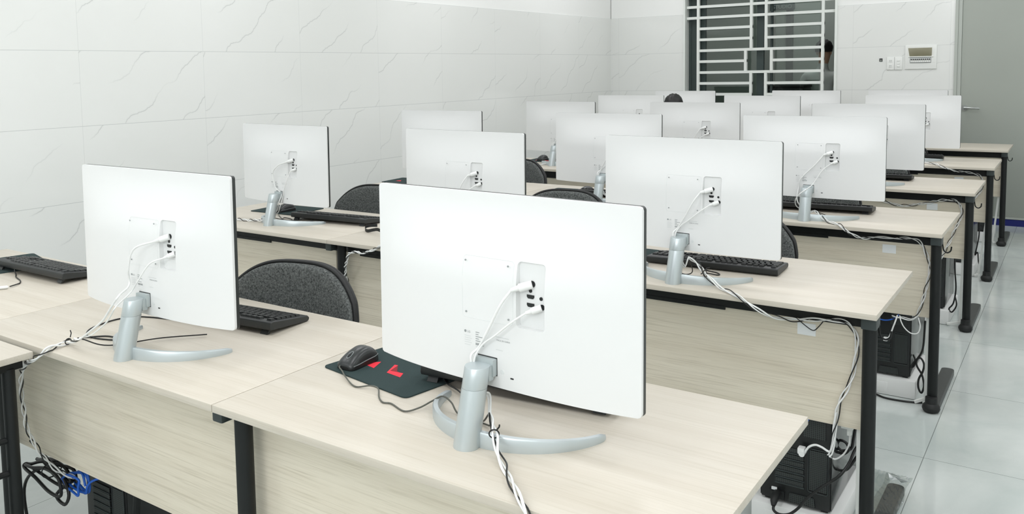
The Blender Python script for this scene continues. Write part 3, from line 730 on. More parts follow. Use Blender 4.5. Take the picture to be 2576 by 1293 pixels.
local_tube(MS['3M'], [(-1.775, 3.09, .762), (-1.80, 3.14, .757), (-1.83, 3.22, .757), (-1.82, 3.30, .757), (-1.72, 3.32, zc)], .0019, 'cord', M['cable_b'])

# ------------------------------------------------------------------ chairs
def make_chair():
    r = bpy.data.objects.new('office_chair', None); C.objects.link(r)
    hw, zb_, zt_ = .238, .50, .854
    def outl(g):
        pts = []
        for i in range(61):
            u = math.sin(PI/2*(-1+2*i/60)); e = abs(u)
            pts.append(((hw+g)*u, zt_+g-.115*e**3.4-(0 if e < .94 else .035*((e-.94)/.06)**2)))
        top = pts
        bot = [((hw+g)*(1-.06*k/6 if k < 6 else .94), zt_-.15-(zt_-.15-zb_)*k/6) for k in range(1, 6)]
        return top+bot+[((hw+g)*.90, zb_-g), (-(hw+g)*.90, zb_-g)]+[(-x, z) for x, z in bot[::-1]]
    def curve(x, z): return .245+.06*((z-.5)/.375)-.055*(x/hw)**2        # concave, leaning back
    def slab(g, d0, d1, name, mm):
        o = outl(g); n = len(o); V = []; F = []
        cxz = (0, .68); rings = [1, .985, .93, .75, .5, .25]
        for side, dd in ((0, d0), (1, d1)):
            for q in rings:
                for x, z in o:
                    X, Z = cxz[0]+(x-cxz[0])*q, cxz[1]+(z-cxz[1])*q
                    e = (.010 if q == 1 else (.003 if q == .985 else 0))*(1 if side == 0 else -1)
                    V.append((X, curve(X, Z)+dd+e, Z))
            V.append((0, curve(0, .68)+dd, .68))
        per = len(rings)*n+1
        for side in (0, 1):
            o_ = side*per
            for k in range(len(rings)-1): F += [(o_+k*n+i, o_+k*n+(i+1) % n, o_+(k+1)*n+(i+1) % n, o_+(k+1)*n+i) for i in range(n)]
            F += [(o_+(len(rings)-1)*n+i, o_+(len(rings)-1)*n+(i+1) % n, o_+per-1) for i in range(n)]
        F += [(i, (i+1) % n, per+(i+1) % n, per+i) for i in range(n)]
        b = MB(); b.add(V, F); return b.build(name, mm, r, 60)
    slab(0, -.024, .012, 'backrest', M['fabric'])
    slab(.007, .006, .030, 'back_shell', M['rubber'])
    b = MB(); o = outl(.004); b.tube([(x, curve(x, z)+.002, z) for x, z in o+o[:1]], .0062, 8); b.build('back_rim', M['rubber'], r, 80)
    b = MB(); b.tube([(-hw*.93, curve(hw*.93, .62)-.0245, .615)]+[(x*hw, curve(x*hw, .63)-.0262, .625+.012*(1-x*x)) for x in (-.8, -.5, -.2, 0, .2, .5, .8)]+[(hw*.93, curve(hw*.93, .62)-.0245, .615)], .0018, 6); b.build('stitch_seam', M['rubber'], r)
    b = MB(); b.prism(rrect(-.235, .235, -.22, .20, .07, 6), .43, .485, axis='z'); b.build('seat', M['fabric'], r, bevel=.018)
    b = MB(); b.prism(rrect(-.225, .225, -.21, .19, .06, 6), .415, .432, axis='z'); b.build('seat_pan', M['rubber'], r)
    for s in (-1, 1):
        b = MB(); b.tube(cat([(s*.19, -.18, .415), (s*.215, -.20, .30), (s*.225, -.215, .0)], 5), .011, 10); b.build('leg', M['black_metal'], r)
        b = MB(); b.tube(cat([(s*.18, .262, .72), (s*.19, .262, .52), (s*.205, .23, .40), (s*.22, .27, .0)], 6), .011, 10); b.build('leg', M['black_metal'], r)
        b = MB(); b.tube([(s*.19, -.18, .408), (s*.205, .23, .408)], .009, 8); b.build('side_rail', M['black_metal'], r)
    return r
CH = [(-1.455, .440, 12, 'big dark grey fabric chair nearest the camera, behind the left front monitor'), (-2.480, 1.95, 4, 'dark grey chair behind the second row keyboard by the tiled wall'),
      (-1.530, 2.25, 5, 'dark grey chair showing only its rounded top above the big front monitor'), (-.660, 2.06, 3, 'dark grey chair right of the second row aisle monitor'),
      (-2.535, 3.40, 3, 'dark grey chair back between the second and third row monitors by the wall'), (-.700, 3.44, 2, 'dark chair tucked behind the third row keyboard at the aisle'),
      (-.665, 4.74, 2, 'dark chair tucked behind the fourth row keyboard at the aisle'), (-.735, 6.04, 0, 'dark chair tucked behind the fifth row keyboard at the aisle'), (-2.52, 6.40, 0, 'dark chair under the seated dark haired person')]
chair0 = make_chair()
for i, (x, y, a, lab) in enumerate(CH):
    o = chair0 if i == 0 else copy_tree(chair0)
    o.location = (x, y, 0); o.rotation_euler = (0, 0, math.radians(a)); tag(o, lab, 'chair', 'dark grey chairs')
# ------------------------------------------------------------------ cables
def resample(pts, step):
    P = cat(pts, 10); out = [P[0]]; acc = 0
    for a, b_ in zip(P, P[1:]):
        d = (b_-a).length
        while acc+d >= step and d > 1e-9:
            t = (step-acc)/d; a = a+(b_-a)*t; out.append(a.copy()); d = (b_-a).length; acc = 0
        acc += d
    out.append(P[-1]); return out
def strand(path, i, n, r, pitch, up=.0):
    P = resample(path, .007); out = []; s = 0; u = None
    for k, p in enumerate(P):
        t = (P[min(k+1, len(P)-1)]-P[max(k-1, 0)]).normalized()
        if u is None: u = t.orthogonal().normalized()
        u = (u-t*u.dot(t)).normalized(); w = t.cross(u)
        a = 2*PI*i/n+2*PI*s/pitch+.5*math.sin(s*9+i)
        rr = r*(1+.35*math.sin(s*23+i*2.1)); rr *= min(1, .25+s/.03)
        out.append(p+(u*math.cos(a)+w*math.sin(a))*rr)
        if k+1 < len(P): s += (P[k+1]-p).length
    return out
def cable(name, label, pts, r, mm, group=None, plug=None, smooth_m=0):
    b = MB(); b.tube(cat(pts, smooth_m) if smooth_m else pts, r, 8)
    o = b.build(name, mm, None, 80); tag(o, label, 'cable', group)
    if plug:
        p, q, rr = plug; p, q = Vector(p), Vector(q); d = (q-p)
        b = MB(); b.tube([p, p+d*.62, p+d*.66, p+d], [rr, rr, rr*.72, rr*.48], 14); b.build('plug', mm, o, 50)
    return o
RW, RV_, RB = .0025, .0019, .0017
OUTQ = .034
def plugs(k):
    """power plug and video plug at the back of monitor k: (tip, tail) points"""
    return (mp(k, .0965, .2057, .021), mp(k, .063, .194, .040)), (mp(k, .1165, .1657, .021), mp(k, .092, .155, .036))
def station(k, pre1, pre2, preb, bundle, desc, pitch=.075, r=.0042, black=True):
    (a0, a1), (b0, b1) = plugs(k); g = 'cables twisted together at the desks'
    s1 = strand(bundle, 0, 3, r, pitch); s2 = strand(bundle, 1, 3, r, pitch); s3 = strand(bundle, 2, 3, r*1.15, pitch)
    cable('power_cable', 'thicker white cable '+desc, cat([a1]+pre1+[s1[0]], 8)[:-1]+s1, RW, M['cable_w'], None, (a0, a1, .0078))
    cable('video_cable', 'thinner white cable '+desc, cat([b1]+pre2+[s2[0]], 8)[:-1]+s2, RV_, M['cable_w'], None, (b0, b1, .0066))
    if black:
        cable('usb_cable', 'black cord '+desc, (cat(preb+[s3[0]], 8)[:-1] if preb else [])+s3, RB, M['cable_b'])
def V3(*a): return [Vector(p) for p in a]
# standard run from the ports to behind the column, then out at its right foot
def behind(k):
    p1 = [mp(k, .045, .165, .050), mp(k, .012, .110, .046), mp(k, -.014, .072, .040), ml(k, -.024, .040, .150), ml(k, -.012, .046, .10), ml(k, .014, .040, .045)]
    p2 = [mp(k, .070, .138, .046), mp(k, .030, .105, .046), mp(k, -.004, .078, .044), ml(k, -.018, .042, .140), ml(k, -.006, .048, .09), ml(k, .018, .040, .050)]
    return p1, p2
def droop(k):                                           # cables that sag left of the column first
    p1 = [mp(k, .030, .150, .045), mp(k, -.030, .085, .040), mp(k, -.042, .040, .035), ml(k, -.040, .030, .085), ml(k, -.020, .040, .050), ml(k, .010, .045, .030)]
    p2 = [mp(k, .060, .125, .045), mp(k, .022, .060, .062), ml(k, -.010, -.030, .125), ml(k, -.036, -.012, .090), ml(k, -.036, .020, .055), ml(k, .0, .046, .035)]
    return p1, p2
# nearest row, right : runs out over the near edge
p1, p2 = behind('1R')
bR = V3((-.437, .178, .803), (-.418, .158, .793), (-.401, .138, .785), (-.382, .118, .768), (-.355, .096, .757), (-.312, .052, .757), (-.262, .006, .758), (-.240, -.010, .745), (-.225, -.014, .70), (-.215, -.010, .62), (-.21, .0, .50))
station('1R', p1[:-1]+V3((-.462, .210, .822)), p2[:-1]+V3((-.456, .208, .826)), V3((-.70, .385, .757), (-.667, .357, .757), (-.617, .333, .757), (-.54, .275, .757), (-.48, .215, .765)), bR, 'dropping over the near desk edge below the largest monitor', .16, .0044)
b = MB(); b.tube([(-.402+.0075*math.cos(a), .139+.005*math.cos(a), .786+.0078*math.sin(a)) for a in [2*PI*i/20 for i in range(21)]], .0014, 6); b.tube([(-.398, .141, .793), (-.393, .143, .800), (-.392, .142, .804)], .0016, 6)
tag(b.build('cable_tie', M['cable_b']), 'black wire tie around the cables in front of the largest monitor', 'cable tie')
# nearest row, left : hangs in front of the column and leaves at the left
k = '1M'
fr = V3((-1.375, .030, .925), (-1.392, .022, .902), (-1.426, .028, .874), (-1.465, .035, .845), (-1.535, .040, .805))
p1 = [mp(k, .005, .172, .060), mp(k, -.022, .120, .060), mp(k, -.030, .075, .055)]+[p+Vector((-.006, -.004, .006)) for p in fr]
p2 = [mp(k, .060, .140, .055), mp(k, .020, .095, .062), mp(k, -.008, .062, .066)]+fr[1:]
bL = V3((-1.60, .048, .782), (-1.640, .052, .768), (-1.672, .054, .760), (-1.672, .022, .757), (-1.665, -.004, .757), (-1.682, -.018, .742), (-1.715, -.022, .722), (-1.78, -.004, .70), (-1.875, .040, .665), (-1.945, .066, .625), (-1.965, .070, .557), (-1.956, .070, .50), (-1.941, .072, .447), (-1.917, .078, .405), (-1.891, .085, .378), (-1.860, .10, .350), (-1.81, .125, .325))
station(k, p1, p2, V3((-1.42, .30, .757), (-1.50, .21, .757), (-1.56, .10, .757)), bL, 'running left over the desk corner and down beside the side desk', .10, .0046)
b = MB(); b.tube([(-1.671, .054+.0085*math.cos(a), .7605+.0075*math.sin(a)) for a in [2*PI*i/20 for i in range(21)]], .0014, 6); b.tube([(-1.671, .060, .770), (-1.672, .064, .780), (-1.676, .064, .787)], .0016, 6)
tag(b.build('cable_tie', M['cable_b']), 'black wire tie with twisted end around the cables at the left desk corner', 'cable tie')
# second row
p1, p2 = behind('2R')
b2 = V3((-.680, 1.80, .775), (-.640, 1.740, .776), (-.562, 1.640, .775), (-.500, 1.560, .762), (-.450, 1.490, .757), (-.392, 1.435, .757), (-.359, 1.425, .742), (-.325, 1.427, .722), (-.285, 1.470, .695), (-.233, 1.525, .680), (-.177, 1.529, .690), (-.105, 1.529, .696), (-.078, 1.529, .676), (-.067, 1.529, .638), (-.073, 1.529, .565), (-.086, 1.529, .509), (-.109, 1.529, .449), (-.119, 1.529, .380), (-.127, 1.526, .300), (-.134, 1.526, .282))
b2 = [ml('2R', .030, .040, .080)]+V3((-.545, 1.560, .805), (-.507, 1.512, .789), (-.476, 1.496, .772), (-.450, 1.484, .760))+b2[5:]
station('2R', p1, p2, V3((-.64, 1.62, .757), (-.60, 1.60, .757), (-.575, 1.585, .775)), b2, 'twisting along the second row desk and down its panel', .17, .0046)
b = MB(); b.tube([(-.507+.008*math.cos(a), 1.512-.006*math.cos(a), .789+.0105*math.sin(a)) for a in [2*PI*i/20 for i in range(21)]], .0014, 6); b.tube([(-.507, 1.514, .799), (-.504, 1.518, .806), (-.494, 1.520, .808)], .0014, 6)
tag(b.build('cable_tie', M['cable_b']), 'black wire tie around the cables at the second row aisle monitor', 'cable tie')
k = '2L'
p1 = [mp(k, .020, .178, .050), mp(k, -.020, .140, .050), mp(k, -.010, .075, .045), mp(k, .020, .045, .035), ml(k, .018, .040, .10), ml(k, -.01, .050, .060)]
p2 = [mp(k, .080, .120, .046), mp(k, .055, .075, .044), mp(k, .030, .035, .035), ml(k, .022, .045, .085), ml(k, -.005, .050, .05)]
station(k, p1, p2, V3((-2.45, 1.72, .757), (-2.50, 1.66, .757)), [ml(k, -.036, .030, .030)]+V3((-2.64, 1.585, .768), (-2.72, 1.575, .758), (-2.80, 1.565, .757), (-2.87, 1.50, .757), (-2.90, 1.437, .756), (-2.91, 1.425, .72), (-2.92, 1.43, .68), (-2.95, 1.50, .60)), 'leaving left from the second row monitor by the wall', .07, .0042)
p1, p2 = behind('2M')
station('2M', p1, p2, None, [ml('2M', .0, .055, .030)]+V3((-1.62, 1.60, .758), (-1.72, 1.53, .757), (-1.775, 1.47, .757), (-1.790, 1.434, .754), (-1.838, 1.427, .733), (-1.881, 1.427, .719), (-1.924, 1.428, .720), (-1.957, 1.430, .708), (-1.985, 1.440, .668), (-2.03, 1.48, .60), (-2.055, 1.52, .56), (-2.06, 1.53, .48)), 'spiralling under the second row desk edge beside a black post', .065, .0036)
# third row
p1, p2 = droop('3R')
station('3R', p1, p2, V3((-.50, 3.00, .758), (-.47, 2.95, .765)), [ml('3R', .030, .050, .040)]+V3((-.460, 2.865, .765), (-.437, 2.841, .757), (-.391, 2.800, .757), (-.372, 2.786, .748), (-.345, 2.788, .724), (-.300, 2.850, .700), (-.245, 2.886, .698), (-.191, 2.888, .703), (-.119, 2.888, .705), (-.088, 2.888, .693), (-.061, 2.888, .634), (-.054, 2.888, .580), (-.067, 2.888, .483), (-.086, 2.888, .405), (-.110, 2.886, .368), (-.151, 2.884, .366), (-.166, 2.884, .362), (-.19, 2.90, .36)), 'twisting along the third row desk and curving down its panel', .13, .0046)
p1, p2 = behind('3M')
station('3M', p1, p2, V3((-1.52, 3.0, .757), (-1.50, 2.97, .757)), [ml('3M', .03, .05, .05)]+V3((-1.46, 2.83, .765), (-1.43, 2.80, .757), (-1.42, 2.79, .74), (-1.41, 2.80, .70), (-1.40, 2.86, .66)), 'beside the third row middle stand', .1, .0042)
# fourth row
p1, p2 = behind('4R')
station('4R', p1, p2, None, [ml('4R', .03, .05, .05)]+V3((-.535, 4.12, .757), (-.52, 4.095, .748), (-.50, 4.10, .715), (-.485, 4.17, .682), (-.446, 4.196, .668), (-.364, 4.198, .647), (-.259, 4.198, .666), (-.134, 4.198, .697), (-.089, 4.198, .688), (-.069, 4.198, .631), (-.091, 4.198, .551), (-.125, 4.198, .46), (-.144, 4.198, .413), (-.162, 4.196, .365), (-.17, 4.21, .33)), 'looping along the fourth row panel and round its coat hook', .11, .005)
# fifth row
p1, p2 = behind('5R')
station('5R', p1, p2, None, [ml('5R', .04, .06, .05)]+V3((-.470, 5.60, .760), (-.391, 5.50, .757), (-.335, 5.425, .757), (-.300, 5.395, .748), (-.255, 5.405, .728), (-.215, 5.47, .712), (-.175, 5.496, .708), (-.118, 5.498, .700), (-.090, 5.498, .683), (-.082, 5.498, .657), (-.083, 5.498, .598), (-.107, 5.498, .554), (-.131, 5.498, .521), (-.15, 5.498, .46), (-.16, 5.50, .36)), 'twisting over the fifth row desk edge', .12, .0046)
for k, d in (('4M', 'at the fourth row middle monitor'), ('4L', 'at the fourth row monitor by the wall')):
    p1, p2 = behind(k)
    station(k, p1, p2, None, [ml(k, .02, .06, .04), ml(k, -.05, .03, .012), ml(k, -.08, -.02, .007), ml(k, -.06, -.08, .007)], d, .09, .0042, black=False)
# black strap on the second row desk
b = MB(); P = cat(V3((-2.030, 1.690, .776), (-2.060, 1.682, .774), (-2.082, 1.676, .768), (-2.078, 1.664, .758), (-2.050, 1.650, .756), (-2.015, 1.650, .764), (-1.985, 1.645, .768), (-1.94, 1.635, .757)), 6)
V = []; F = []
for p in P: V += [p+Vector((0, 0, -.005)), p+Vector((0, 0, .009)), p+Vector((0, .0016, .009)), p+Vector((0, .0016, -.005))]
for i in range(len(P)-1):
    for j in range(4): F.append((i*4+j, i*4+(j+1) % 4, i*4+4+(j+1) % 4, i*4+4+j))
b.add(V, F+[(3, 2, 1, 0), tuple((len(P)-1)*4+j for j in range(4))])
for i, v in enumerate(b.v): b.v[i] = (v[0], v[1], max(v[2], ZT+.0005))
tag(b.build('strap', M['rubber']), 'short black folded strap lying on the second row desk', 'strap')

# ------------------------------------------------------------------ computer towers on foam blocks
def make_tower():
    r = bpy.data.objects.new('computer_tower', None); C.objects.link(r)      # local origin: rear left bottom corner
    w, h, dp = .210, .415, .40
    b = MB(); b.box(.003, w-.003, .003, dp, .008, h, bev=.004); b.build('case', M['pc'], r)
    for x in (0, w-.003):
        b = MB(); b.box(x, x+.003, .006, dp-.03, .012, h-.004, bev=.001); b.build('side_panel', M['pc_side'], r)
    b = MB(); b.box(.0, w, dp-.03, dp, .004, h+.002, bev=.006); b.build('front_panel', M['pc'], r)
    for x in (.012, w-.032):
        for y in (.014, dp-.05):
            b = MB(); b.box(x, x+.02, y, y+.02, 0, .009); b.build('case_foot', M['rubber'], r)
    for n, (x0, x1, z0, z1) in {'side': (.146, .197, .066, .192), 'fan': (.128, .192, .230, .300), 'top': (.070, .150, .330, .390)}.items():
        b = MB(); b.box(x0, x1, -.0005, .004, z0, z1); b.build('vent', M['mesh'], r)
    b = MB(); b.tube([(x, -.0008, z) for x, z in rrect(.143, .200, .060, .196, .006, 3)+[(.200, .190)]], .0012, 6); b.build('vent_border', M['block'], r)
    for i in range(6):
        z = .064+i*.0205
        b = MB(); b.box(.046, .130, -.0005, .004, z+.004, z+.0175, 0); b.box(.046, .132, -.003, .002, z, z+.003, 1); b.build('slot_cover', [M['mesh'], M['block']], r)
    b = MB(); b.box(.012, .052, -.001, .004, .200, .345, 0)
    for i, (z, hh) in enumerate(((.21, .012), (.23, .016), (.252, .014), (.272, .014), (.292, .02), (.32, .014))): b.box(.018, .046, -.003, .001, z, z+hh, 1)
    b.build('port_plate', [M['block'], M['port']], r)
    b = MB(); b.box(.030, .074, -.002, .003, .012, .040, 0); b.box(.034, .060, -.004, .0, .016, .036, 1); b.build('mains_socket', [M['pc'], M['port']], r)
    b = MB(); b.prism([(.085, .012), (.165, .012), (.160, .040), (.090, .040)], -.0006, .003); b.build('fan_grille', M['mesh'], r)
    b = MB(); b.box(.036, .052, -.003, .002, .039, .047); b.build('warning_sticker', M['paper'], r)
    return r
TW = [(-.345, 1.562, .080, 'black computer tower with power lead under the second row aisle desk, nearest the camera'), (-.333, 2.955, .080, 'black computer tower beside the white foam block of the third row'), (-.350, 4.240, .080, 'black computer tower under the fourth row aisle desk'),
      (-.345, 5.56, .080, 'black computer tower under the fifth row aisle desk'), (-1.915, .215, .080, 'black computer tower in shadow under the nearest row, bottom left'), (-.345, 6.88, .080, 'black computer tower under the farthest aisle desk')]
FB = ['white foam block under the tower nearest the camera', 'white foam block under the third row tower with a black cord in front', 'white foam block under the fourth row tower', 'white foam block under the fifth row tower', 'white foam block under the bottom left tower', 'white foam block under the farthest tower']
tow0 = make_tower()
foam_me = None
for i, (x, y, z, lab) in enumerate(TW):
    o = tow0 if i == 0 else copy_tree(tow0)
    o.location = (x, y, z); tag(o, lab, 'computer tower', 'computer towers under the desks')
    if foam_me is None:
        b = MB(); b.box(-.022, .234, -.022, .40, 0, .0795, bev=.010); b.box(.02, .125, -.0235, -.021, .012, .058, bev=.0008); f = b.build('foam_block', M['foam'], None, 50); foam_me = f
    else: f = foam_me.copy(); C.objects.link(f)
    f.location = (x, y, 0); tag(f, FB[i], 'foam block', 'foam blocks under the towers')

# power lead, coils, loose leads
def psu_lead(pts, label, plug):
    o = cable('power_lead', label, pts, .0042, M['cable_b'], None, None, 8)
    p = Vector(plug); b = MB(); b.tube([p+Vector((0, .006, .004)), p+Vector((0, -.018, 0)), p+Vector((.001, -.034, -.006)), p+Vector((.002, -.044, -.016))], [.0125, .0125, .0105, .006], 12); b.build('plug', M['rubber'], o)
    return o
psu_lead(V3((-.290, 1.520, .092), (-.288, 1.510, .078), (-.272, 1.512, .068), (-.245, 1.516, .074), (-.220, 1.520, .098), (-.195, 1.524, .135), (-.163, 1.526, .172), (-.128, 1.53, .205), (-.103, 1.535, .232), (-.086, 1.56, .262), (-.078, 1.60, .290), (-.060, 1.63, .31)), 'black power lead rising from the nearest tower on the foam block', (-.292, 1.556, .106))
cable('power_lead', 'black coiled lead hanging beside the nearest aisle tower', V3((-.086, 1.66, .372), (-.094, 1.655, .300), (-.100, 1.65, .268), (-.125, 1.648, .256), (-.138, 1.646, .270), (-.130, 1.64, .290), (-.112, 1.638, .288), (-.104, 1.640, .268), (-.118, 1.642, .250), (-.142, 1.644, .248), (-.148, 1.642, .224), (-.134, 1.638, .198), (-.108, 1.636, .205), (-.084, 1.640, .245), (-.070, 1.65, .275), (-.072, 1.66, .31)), .0043, M['cable_b'], None, None, 8)
o = cable('video_lead', 'white lead with a loose plug hanging in front of the nearest aisle tower', V3((-.2085, 1.531, .268), (-.203, 1.529, .278), (-.192, 1.527, .296), (-.174, 1.526, .307), (-.156, 1.525, .305), (-.134, 1.527, .296), (-.128, 1.530, .320), (-.124, 1.528, .375), (-.118, 1.527, .42)), .0034, M['cable_w'], None, None, 8)
b = MB(); b.box(-.225, -.205, 1.522, 1.548, .268, .287, bev=.004); b.cyl((-.212, 1.521, .270), (-.212, 1.550, .270), .0085, 14); b.build('plug', M['cable_w'], o)
o = cable('usb_lead', 'white lead looping up to a small adapter under the second row panel', V3((-.090, 1.579, .352), (-.090, 1.578, .325), (-.093, 1.578, .305), (-.106, 1.578, .276), (-.128, 1.575, .256), (-.142, 1.565, .266), (-.138, 1.545, .288), (-.128, 1.532, .30)), .0026, M['cable_w'], None, None, 8)
b = MB(); b.box(-.112, -.078, 1.562, 1.592, .360, .372, bev=.003); b.box(-.097, -.085, 1.570, 1.584, .338, .361, bev=.003); b.build('adapter', M['switch'], o)
cable('usb_cable', 'thin black cord sagging across the paper label of the second row', V3((-.240, 1.521, .688), (-.229, 1.522, .684), (-.204, 1.523, .665), (-.184, 1.523, .656), (-.170, 1.523, .669), (-.157, 1.522, .688)), .0015, M['cable_b'], None, None, 6)
# third row leads
cable('power_lead', 'black lead tied in a long loop beside the third row tower', V3((-.118, 2.99, .180), (-.108, 2.97, .165), (-.112, 2.962, .140), (-.122, 2.96, .135), (-.104, 2.955, .168), (-.086, 2.95, .184), (-.072, 2.95, .160), (-.076, 2.952, .125), (-.090, 2.95, .090), (-.090, 2.945, .055), (-.078, 2.945, .034), (-.070, 2.948, .065), (-.078, 2.95, .11), (-.098, 2.952, .145), (-.100, 2.96, .17), (-.08, 2.97, .22), (-.075, 2.98, .34)), .0042, M['cable_b'], None, None, 8)
cable('power_lead', 'black lead lying on the floor before the third row foam block', V3((-.34, 2.93, .0045), (-.26, 2.915, .0045), (-.209, 2.885, .0045), (-.150, 2.884, .0045), (-.100, 2.895, .0045), (-.07, 2.91, .0045)), .0042, M['cable_b'], None, None, 8)
o = cable('video_lead', 'white lead with loose plug hanging before the third row tower', V3((-.168, 2.885, .372), (-.172, 2.862, .350), (-.179, 2.86, .327), (-.192, 2.86, .284), (-.203, 2.86, .274)), .0032, M['cable_w'], None, None, 8)
b = MB(); b.box(-.215, -.199, 2.852, 2.870, .262, .278, bev=.003); b.build('plug', M['cable_w'], o)
cable('usb_lead', 'thin white lead hanging in a loop under the third row panel', V3((-.158, 2.88, .374), (-.150, 2.862, .355), (-.136, 2.86, .33), (-.112, 2.86, .311), (-.087, 2.862, .315), (-.079, 2.866, .344), (-.088, 2.88, .376)), .0024, M['cable_w'], None, None, 8)
cable('network_cable', 'blue cable crossing the third row tower below the desk', V3((-.30, 2.935, .36), (-.241, 2.900, .343), (-.205, 2.898, .343), (-.177, 2.898, .358), (-.165, 2.90, .372)), .0028, M['cable_blue'], None, None, 8)
cable('network_cable', 'blue cable stub at the top of the nearest aisle tower', V3((-.215, 1.548, .372), (-.204, 1.546, .366), (-.196, 1.547, .384), (-.19, 1.555, .40)), .003, M['cable_blue'], None, None, 8)
# fourth and fifth row leads
cable('power_lead', 'black lead hanging in a loop beside the fourth row tower', V3((-.10, 4.26, .372), (-.098, 4.26, .30), (-.090, 4.25, .20), (-.100, 4.25, .12), (-.120, 4.25, .085), (-.105, 4.245, .07), (-.085, 4.25, .11), (-.095, 4.26, .16)), .004, M['cable_b'], None, None, 8)
cable('power_lead', 'black lead hanging in a loop beside the fifth row tower', V3((-.10, 5.60, .372), (-.096, 5.59, .28), (-.105, 5.58, .20), (-.115, 5.58, .14), (-.10, 5.575, .16), (-.094, 5.575, .10), (-.085, 5.58, .06)), .004, M['cable_b'], None, None, 8)
# bottom left coil and blue cable
def loops(c, n, rx, rz, ry, seed):
    rnd = random.Random(seed); out = []
    for i in range(n*10+1):
        a = 2*PI*i/10; out.append(Vector((c[0]+rx*math.cos(a)*(1+.18*rnd.uniform(-1, 1)), c[1]+ry*math.sin(a*.37), c[2]+rz*math.sin(a)*(1+.25*rnd.uniform(-1, 1))+.012*math.sin(a*2))))
    return out
cable('power_lead', 'thick black lead gathered in a coil under the desk, bottom left', V3((-1.99, .10, .40), (-1.94, .11, .365))+loops((-1.945, .125, .305), 3, .115, .028, .03, 4)+V3((-1.90, .12, .255), (-1.84, .11, .245), (-1.825, .115, .285), (-1.90, .125, .33), (-2.02, .12, .29), (-2.085, .12, .22), (-2.075, .12, .12), (-2.05, .13, .02)), .0048, M['cable_b'], None, None, 5)
cable('network_cable', 'blue cable bundled in loops at the bottom left tower', loops((-1.82, .13, .312), 4, .058, .022, .016, 9)+V3((-1.74, .14, .33), (-1.71, .17, .34)), .0034, M['cable_blue'], None, None, 5)
b = MB(); b.tube([(-1.915, .118+.030*math.cos(a), .325+.022*math.sin(a)) for a in [2*PI*i/20 for i in range(21)]], .002, 6)
tag(b.build('cable_tie', M['cable_b']), 'black wire tie on the coil of leads, bottom left', 'cable tie')

# white plastic cable channels by the aisle posts
RC = [((-.062, 1.565, .372), (-.060, 1.565, .004), None, 'white cable channel beside the nearest aisle post'),
      ((-.056, 2.918, .372), (-.058, 2.915, .030), ((-.060, 2.915, .022), (-.098, 2.895, .006)), 'white cable channel beside the third row post, bent at the floor'),
      ((-.060, 4.228, .372), (-.064, 4.226, .026), ((-.064, 4.226, .022), (-.125, 4.205, .012)), 'white cable channel beside the fourth row post with open end on floor'),
      ((-.055, 5.530, .372), (-.090, 5.545, .020), ((-.09, 5.545, .02), (-.11, 5.52, .012)), 'white cable channel leaning beside the fifth row post'),
      ((-.074, 6.850, .372), (-.102, 6.830, .020), ((-.10, 6.83, .02), (-.085, 6.80, .012)), 'white cable channel leaning beside the farthest aisle post')]
for p, q, e, lab in RC:
    o = thing('cable_channel', lab, 'cable channel', (0, 0, 0), 0, 'white cable channels')
    def bar(p, q, w=.0065, d=.006):
        p, q = Vector(p), Vector(q); t = (q-p).normalized(); n = Vector((0, 1, 0)); n = (n-t*n.dot(t)).normalized() if abs(t.y) < .95 else Vector((0, 0, 1)); s = t.cross(n)
        b = MB(); b.add([p+s*a*w+n*c*d for a, c in ((-1, -1), (1, -1), (1, 1), (-1, 1))]+[q+s*a*w+n*c*d for a, c in ((-1, -1), (1, -1), (1, 1), (-1, 1))], [(0,1,2,3),(7,6,5,4),(0,4,5,1),(1,5,6,2),(2,6,7,3),(3,7,4,0)]); return b
    bar(p, q).build('upright', M['switch'], o, bevel=.0015)
    if e: bar(*e).build('floor_piece', M['switch'], o, bevel=.0015)

# crumpled clear film left around the second row foot bar and on the floor
def film(name, label, cx, cy, lx, ly, z0, hgt, seed, rot=0):
    bm = bmesh.new(); bmesh.ops.create_grid(bm, x_segments=22, y_segments=30, size=.5); rnd = random.Random(seed)
    ph = [(rnd.uniform(8, 26), rnd.uniform(8, 26), rnd.uniform(0, 6)) for _ in range(5)]
    for v in bm.verts:
        x, y = v.co.x, v.co.y
        h = sum(abs(math.sin(a*x+b_*y+c)) for a, b_, c in ph)/5
        ed = 1+.10*math.sin(9*y+seed)+.06*math.sin(23*x)
        v.co = Vector((x*lx*ed, y*ly, z0+hgt*h+rnd.uniform(0, .002)))
    b = MB(); b.bm(bm, 0, Matrix.Translation((cx, cy, 0)) @ Matrix.Rotation(rot, 4, 'Z'))
    o = b.build(name, M['film'], None, 80); tag(o, label, 'plastic film'); return o
film('plastic_film', 'crumpled clear film over the end of the second row foot bar', -.022, 1.90, .075, .30, .036, .010, 3)
film('plastic_sheet', 'clear plastic sheet on the floor beside the nearest aisle tower', -.105, 1.92, .12, .42, .001, .012, 8)
b = MB()
rnd = random.Random(5)
for i in range(7):
    x, y = -.022+rnd.uniform(-.022, .03), 2.015+rnd.uniform(-.008, .012); pts = [(x+rnd.uniform(-.02, .02), y+rnd.uniform(-.012, .012), .036+rnd.uniform(0, .02)) for _ in range(4)]
    b.add(pts, [(0, 1, 2), (0, 2, 3)])
tag(b.build('torn_film', M['paper']), 'white torn film end at the tip of the wrapped foot bar', 'plastic film')

